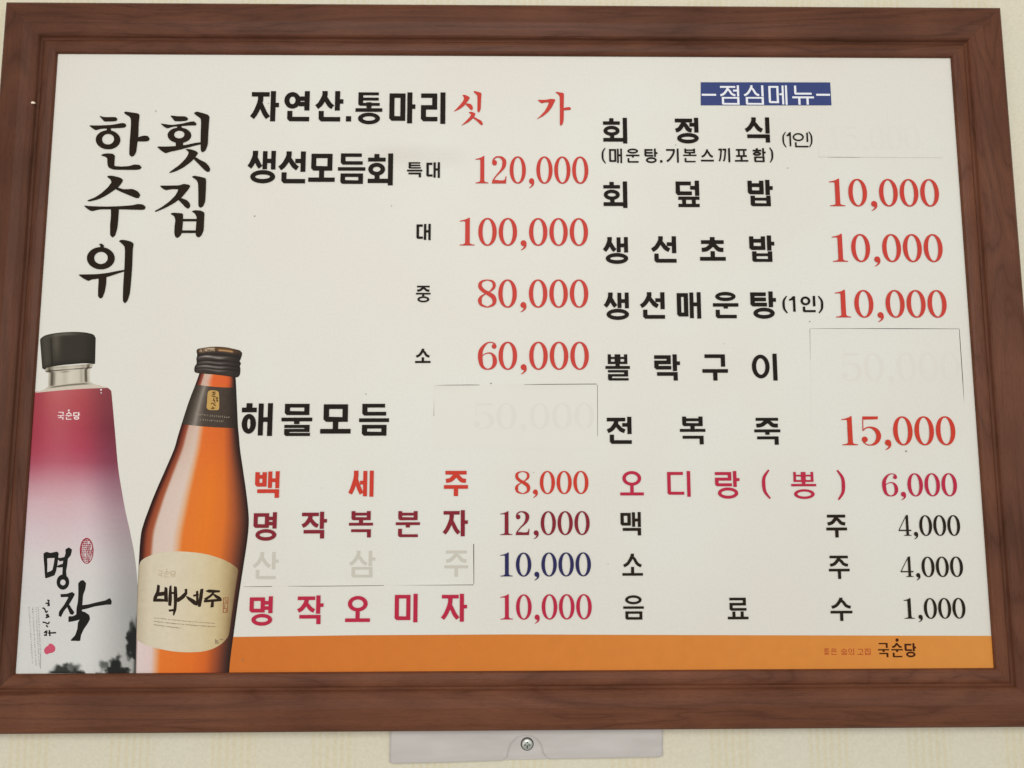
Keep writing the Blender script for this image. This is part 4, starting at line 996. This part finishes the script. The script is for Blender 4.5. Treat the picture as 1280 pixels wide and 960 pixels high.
for (xa, ya, xb, yb) in [(195,742,530,772), (240,795,465,815)]:
    x = xa
    while x < xb:
        yy = ya + (yb-ya)*(x-xa)/(xb-xa); wv = rs.uniform(6, 16)
        for _ in range(2):
            if rs.random() < .5: q = rect(x, yy+rs.uniform(-8, 6), x+wv, yy+rs.uniform(-8, 6)+4); q = rect(x, q[0][1], x+wv, q[0][1]+4)
            else: q = rect(x+wv*.4, yy-9, x+wv*.4+4, yy+10)
            sh.poly([B(*p_) for p_ in z7(q)], rim=False)
        x += wv + rs.uniform(4, 12)
sh.build('fine_print', flat('wrap_ink', col(150, 136, 118)), b2)
# screw cap
capL = z7([(222,88),(210,100),(206,115),(213,150),(205,185),(207,215),(206,238),(190,262),(184,290),(190,322),(232,334)])
capR = z7([(640,104),(660,128),(660,150),(648,190),(638,212),(650,235),(640,262),(645,290),(640,345),(620,370),(600,374)])
def side(P, m_):
    q = spline(P, 6); d = np.r_[0, np.cumsum(np.hypot(*np.diff(q, axis=0).T))]; tt = np.linspace(0, d[-1], m_)
    return np.stack([np.interp(tt, d, q[:, 0]), np.interp(tt, d, q[:, 1])], 1)
a, b_ = side(capL, 60), side(capR, 60); t = np.linspace(0, 1, 80)
Xk = a[:, 0:1] + (b_[:, 0:1]-a[:, 0:1])*t; vv = np.linspace(0, 1, 60)[:, None]
Yk = a[:, 1:2] + (b_[:, 1:2]-a[:, 1:2])*t + np.sin(t*math.pi)[None, :]*(-3.6*(1-vv) + (-.6)*vv) 
def inkk(U, X, Y):
    V = np.linspace(0, 1, U.shape[0])[:, None].repeat(U.shape[1], 1)
    c = np.broadcast_to(np.array([58, 50, 45.]), U.shape + (3,)).copy()
    def mixin(k, colr):
        nonlocal c; k = np.clip(k, 0, 1)[..., None]; c = c*(1-k) + np.array(colr)*k
    mixin(smooth(.20, .12, V), (92, 66, 44))
    hl = gauss(U, .22, .16) + .8*gauss(U, .52, .16)
    for v0, s_, k in ((.34, .035, .8), (.52, .03, .45), (.66, .035, .7), (.76, .025, .5)):
        mixin(gauss(V + .03*np.sin(U*9), v0, s_)*hl*k, (178, 168, 160))
    for v0 in (.26, .46, .60, .72): mixin(gauss(V, v0, .025)*.6, (28, 24, 22))
    mixin(smooth(.72, 1, U)*.6, (38, 32, 29)); mixin(gauss(U, 0, .04)*.5, (34, 30, 27)); mixin(smooth(.88, 1, V)*.5, (34, 29, 26))
    nn = vnoise(X*2.2, Y*1.2, 1.6, 4)
    mixin(smooth(.19, .12, V)*smooth(.03, .06, V)*smooth(.03, .1, U)*smooth(.42, .38, U)*(nn > .45), (190, 168, 140))
    mixin(gauss(V, .13, .03)*smooth(.46, .5, U)*smooth(.82, .78, U)*.8, (206, 158, 106))
    return c
picture_grid('bottle_cap', Xk, Yk, inkk, .00034, b2)
# cream label
s58 = 873/150
z8 = lambda pts: [(165 + x/s58, 680 + y/s58) for x, y in pts]
labT = z8([(40,300),(46,200),(60,135),(120,90),(200,65),(300,54),(420,58),(550,76),(680,118),(770,170),(789,205)])
labB = z8([(40,300),(42,560),(50,700),(110,735),(180,757),(300,780),(420,787),(540,777),(640,740),(715,665),(742,600),(789,205)])
top_ = z8([(52,165),(70,122),(120,90),(200,65),(300,54),(420,58),(550,76),(680,118),(770,170),(786,200)])
bot_ = z8([(46,660),(52,700),(110,735),(180,757),(300,780),(420,787),(540,777),(640,738),(706,680),(726,640)])
Xl, Yl = grid_between(top_, bot_, 110, 100)
# let the sides follow the bottle
li = np.interp(Yl[:, 0], ys2, l2) + .2; ri = np.interp(Yl[:, -1], ys2, r2) - 5.5
ul = np.linspace(0, 1, 110)
adjL = (li - Xl[:, 0])[:, None]*(1-ul)**4; adjR = (ri - Xl[:, -1])[:, None]*ul**6
Xl = Xl + adjL + adjR
def inkl(U, X, Y):
    c = keys(U, [(0,(158,142,116)), (.05,(186,172,146)), (.16,(206,194,170)), (.35,(210,198,174)), (.62,(208,192,158)), (.78,(200,180,138)), (.88,(176,152,110)), (.96,(140,116,82)), (1,(112,90,64))])
    return c + (vnoise(X, Y, 6, 6)[..., None]-.5)*4
picture_grid('bottle_label', Xl, Yl, inkl, .00030, b2)
sh = Sheet(.00036, .00003)
T8 = lambda pts, rad=.12: traced(sh, pts, 165, 680, s58, rad, grow=.38)
T8([(186,296),(203,302),(200,345),(180,400),(200,398),(240,402),(238,418),(155,418),(160,385),(180,345)]); T8([(240,312),(258,320),(262,420),(238,418),(236,360)])
T8([(180,355),(245,345),(245,372),(180,380)]); T8([(275,308),(288,300),(290,400),(285,450),(266,445),(268,380)]); T8([(308,308),(326,312),(330,380),(322,480),(306,520),(300,515),(308,440),(306,360)])
T8([(284,350),(312,350),(312,362),(284,362)]); T8([(268,478),(316,472),(314,486),(272,490)])
T8([(320,400),(350,385),(388,350),(384,330),(402,326),(402,362),(380,392),(340,420),(322,416)]); T8([(392,378),(412,385),(450,405),(476,425),(478,448),(452,440),(410,405)])
T8([(448,370),(485,362),(486,374),(448,382)]); T8([(468,345),(482,340),(484,440),(470,440)]); T8([(500,328),(520,326),(512,390),(500,455),(482,455),(490,390)])
T8([(535,342),(560,332),(640,338),(640,350),(600,352),(560,352)]); T8([(590,352),(602,352),(580,380),(540,408),(524,398),(560,378)]); T8([(590,368),(600,364),(640,385),(654,400),(636,404),(610,390)])
T8([(525,408),(652,398),(652,414),(525,424)]); T8([(580,416),(596,414),(594,458),(572,460)])
sh.build('brush_lettering', flat('label_ink', col(44, 32, 22)), b2)
maker(197, 711.5, 220, 721.5, flat('label_mark_ink', col(186, 168, 138)), b2, .9, .00036)
sh = Sheet(.00036, .00003); rs = random.Random(12)
for xa, ya, xb, yb in [(165,537,605,577), (160,562,610,602), (160,587,350,608)]:
    x = xa
    while x < xb:
        yy = ya + (yb-ya)*(x-xa)/(xb-xa) + 4*math.sin((x-160)/450*math.pi); wv = rs.uniform(4, 9)
        sh.poly([B(*p_) for p_ in z8(rect(x, yy-rs.uniform(2, 4), x+wv, yy+rs.uniform(1, 4)))], rim=False)
        x += wv + (2.5 if rs.random() < .8 else 8)
for q in [(605,700,628,712), (612,716,634,724), (640,690,664,698), (606,690,612,725)]: sh.poly([B(*p_) for p_ in z8(rect(*q))], rim=False)
sh.build('fine_print', flat('label_fine_ink', col(142, 124, 98)), b2)
sh = Sheet(.00036, .00003)
for q in [[(664,392),(700,390)],[(664,430),(700,428)],[(664,470),(698,468)],[(662,498),(694,496)],[(668,395),(664,498)],[(700,392),(694,496)],[(680,400),(690,425)],[(676,440),(676,466)],[(684,478),(690,494)]]:
    sh.poly([B(*p_) for p_ in z8(ribbon([(a_, b2_, 6) for a_, b2_ in q], 2))], rim=False)
sh.build('red_seal', flat('label_seal_ink', col(150, 96, 62)), b2)

# writing on the orange band
line('slogan_lettering', '좋은술의고집', [(1029.5,810.5,1036.5,818.5),(1038.5,810.5,1046,818.5),(1051,810.5,1059,818.5),(1060,810.5,1067.5,818.5),(1071.5,811,1079,818.5),(1080.5,810.5,1088,818.5)], .95, flat('slogan_ink', col(172, 76, 44)), 'tiny reddish slogan on the orange band', depth=.0003, thick=.00003)
mk = maker(1097.3, 799.6, 1145, 821.5, flat('mark_ink', col(66, 30, 12)), board, 2.5, .0003); mk['label'] = 'dark brown logo lettering with a dot at the right of the orange band'

# ------------------------------------------------------------------ plastic holder below the board
def Wp(x, y, off=0.0): return B(x, y, -WALL_Y + off)
holder = bpy.data.objects.new('wall_plate', None); C.objects.link(holder); holder.location = (*[0, 0, 0],)
tag(holder, 'pale grey plastic plate screwed to the wallpaper under the menu board', 'wall plate')
def plate_mat():
    m, ns, ls, p = nmat('translucent_plastic')
    tc = ns.new('ShaderNodeTexCoord')
    mp = ns.new('ShaderNodeMapping'); mp.inputs['Scale'].default_value = (1, 1, 5); ls.new(tc.outputs['Object'], mp.inputs[0])
    n = ns.new('ShaderNodeTexNoise'); n.inputs['Scale'].default_value = 14; n.inputs['Detail'].default_value = 3; ls.new(mp.outputs[0], n.inputs['Vector'])
    r = ns.new('ShaderNodeValToRGB'); r.color_ramp.elements[0].position = .3; r.color_ramp.elements[1].position = .7
    r.color_ramp.elements[0].color = col(194, 187, 181); r.color_ramp.elements[1].color = col(209, 203, 197)
    ls.new(n.outputs['Fac'], r.inputs[0]); ls.new(r.outputs[0], p.inputs['Base Color'])
    p.inputs['Roughness'].default_value = .3; p.inputs['Transmission Weight'].default_value = .12
    return m
PM = plate_mat()
import bmesh
def slab(name, outline, y0, y1, mat, parent, bev=.0006, label=None):
    bm = bmesh.new(); vs = [bm.verts.new((x, y0, z)) for x, z in outline]
    f_ = bm.faces.new(vs); r_ = bmesh.ops.extrude_face_region(bm, geom=[f_])
    bmesh.ops.translate(bm, verts=[v for v in r_['geom'] if isinstance(v, bmesh.types.BMVert)], vec=(0, y1-y0, 0))
    bmesh.ops.recalc_face_normals(bm, faces=bm.faces)
    ed = [e_ for e_ in bm.edges if all(abs(v.co.y - y1) < 1e-6 for v in e_.verts)]
    bmesh.ops.bevel(bm, geom=ed, offset=bev, segments=2, affect='EDGES')
    me = bpy.data.meshes.new(name); bm.to_mesh(me); bm.free()
    return link(name, me, mat, parent, label)
ztop = Wp(640, 905)[1]
F_ = lambda x, y: Wp(x, y, .005)
A_ = [F_(487.5, 952.5), F_(490, 955), F_(560, 953.5), F_(628, 951.2), F_(633.5, 947), F_(635.5, 938), F_(639, 929.5), F_(646, 922.5), F_(655, 919.8), F_(664, 920.5), F_(672, 925), F_(677, 932), F_(679, 941), F_(683, 947.5), F_(690, 949.3), F_(760, 948.2), F_(824, 947), F_(827.5, 944.5), F_(828.5, 920)]
A_ += [(A_[-1][0], ztop), (F_(488.5, 905)[0], ztop)]
slab('front_panel', A_, WALL_Y-.0022, WALL_Y-.0045, PM, holder, .0009, 'grey plastic front with an arched notch')
G_ = lambda x, y: Wp(x, y, .002)
A2 = [G_(486.5, 953), G_(640, 949.8), G_(829, 945.5)]
A2 += [(A2[-1][0], ztop), (A2[0][0], ztop)]
slab('back_panel', A2, WALL_Y-.0001, WALL_Y-.0021, PM, holder, .0003)
# screw
sx_, sz_ = Wp(659, 930.3, .003); rr_ = .0051
screw = bpy.data.objects.new('screw', None)
def screw_mesh():
    vs = []; n_ = 28
    prof = [(1.0, .0), (1.0, .0009), (.86, .0019), (.5, .0026), (0.001, .0028)]
    for r_, h in prof:
        for i in range(n_): a_ = 2*math.pi*i/n_; vs.append((sx_ + rr_*r_*math.cos(a_), WALL_Y-.0021-h, sz_ + rr_*r_*math.sin(a_)))
    fs = []
    for k in range(len(prof)-1):
        for i in range(n_): j = (i+1) % n_; fs.append((k*n_+i, k*n_+j, (k+1)*n_+j, (k+1)*n_+i))
    me = bpy.data.meshes.new('screw'); me.from_pydata(vs, [], fs); return me
mm_, ns_, ls_, p_ = nmat('zinc_steel'); p_.inputs['Base Color'].default_value = (.52, .54, .48, 1); p_.inputs['Metallic'].default_value = .55; p_.inputs['Roughness'].default_value = .35
scr = link('screw', screw_mesh(), mm_, holder, 'small cross head screw in the arched notch')
bm = bmesh.new()
for dx, dz, w_, h_ in [(0, .00215, .0011, .0011), (-.0019, -.0001, .0018, .0008), (.0019, -.0001, .0018, .0008), (0, -.0017, .001, .0026)]:
    x0_, x1_, z0_, z1_ = sx_+dx-w_/2, sx_+dx+w_/2, sz_+dz-h_/2, sz_+dz+h_/2
    yy = WALL_Y-.0021-.00285
    v = [bm.verts.new(c_) for c_ in [(x0_, yy, z0_), (x1_, yy, z0_), (x1_, yy, z1_), (x0_, yy, z1_), (x0_, yy+.001, z0_), (x1_, yy+.001, z0_), (x1_, yy+.001, z1_), (x0_, yy+.001, z1_)]]
    for f4 in [(0,1,2,3),(0,4,5,1),(1,5,6,2),(2,6,7,3),(3,7,4,0)]: bm.faces.new([v[k] for k in f4])
me = bpy.data.meshes.new('cross_slot_shade'); bm.to_mesh(me); bm.free()
slot = link('cross_slot_shade', me, flat('slot_shade', col(40, 50, 46), .8), scr)  # dark blocks drawn for the shade inside the cross recess
# flat dark ring painted for the shade in the gap round the head
bm = bmesh.new(); n_ = 32
for s0, s1 in ((1.0, 1.16),):
    a_ = [bm.verts.new((sx_ + rr_*s0*math.cos(2*math.pi*i/n_), WALL_Y-.00225, sz_ + rr_*s0*math.sin(2*math.pi*i/n_))) for i in range(n_)]
    c_ = [bm.verts.new((sx_ + rr_*s1*math.cos(2*math.pi*i/n_), WALL_Y-.00225, sz_ + rr_*s1*math.sin(2*math.pi*i/n_))) for i in range(n_)]
    for i in range(n_): bm.faces.new((a_[i], c_[i], c_[(i+1) % n_], a_[(i+1) % n_]))
me = bpy.data.meshes.new('screw_dark_ring'); bm.to_mesh(me); bm.free()
link('screw_dark_ring', me, flat('rim_gap_shade', col(52, 48, 42), .8), scr)
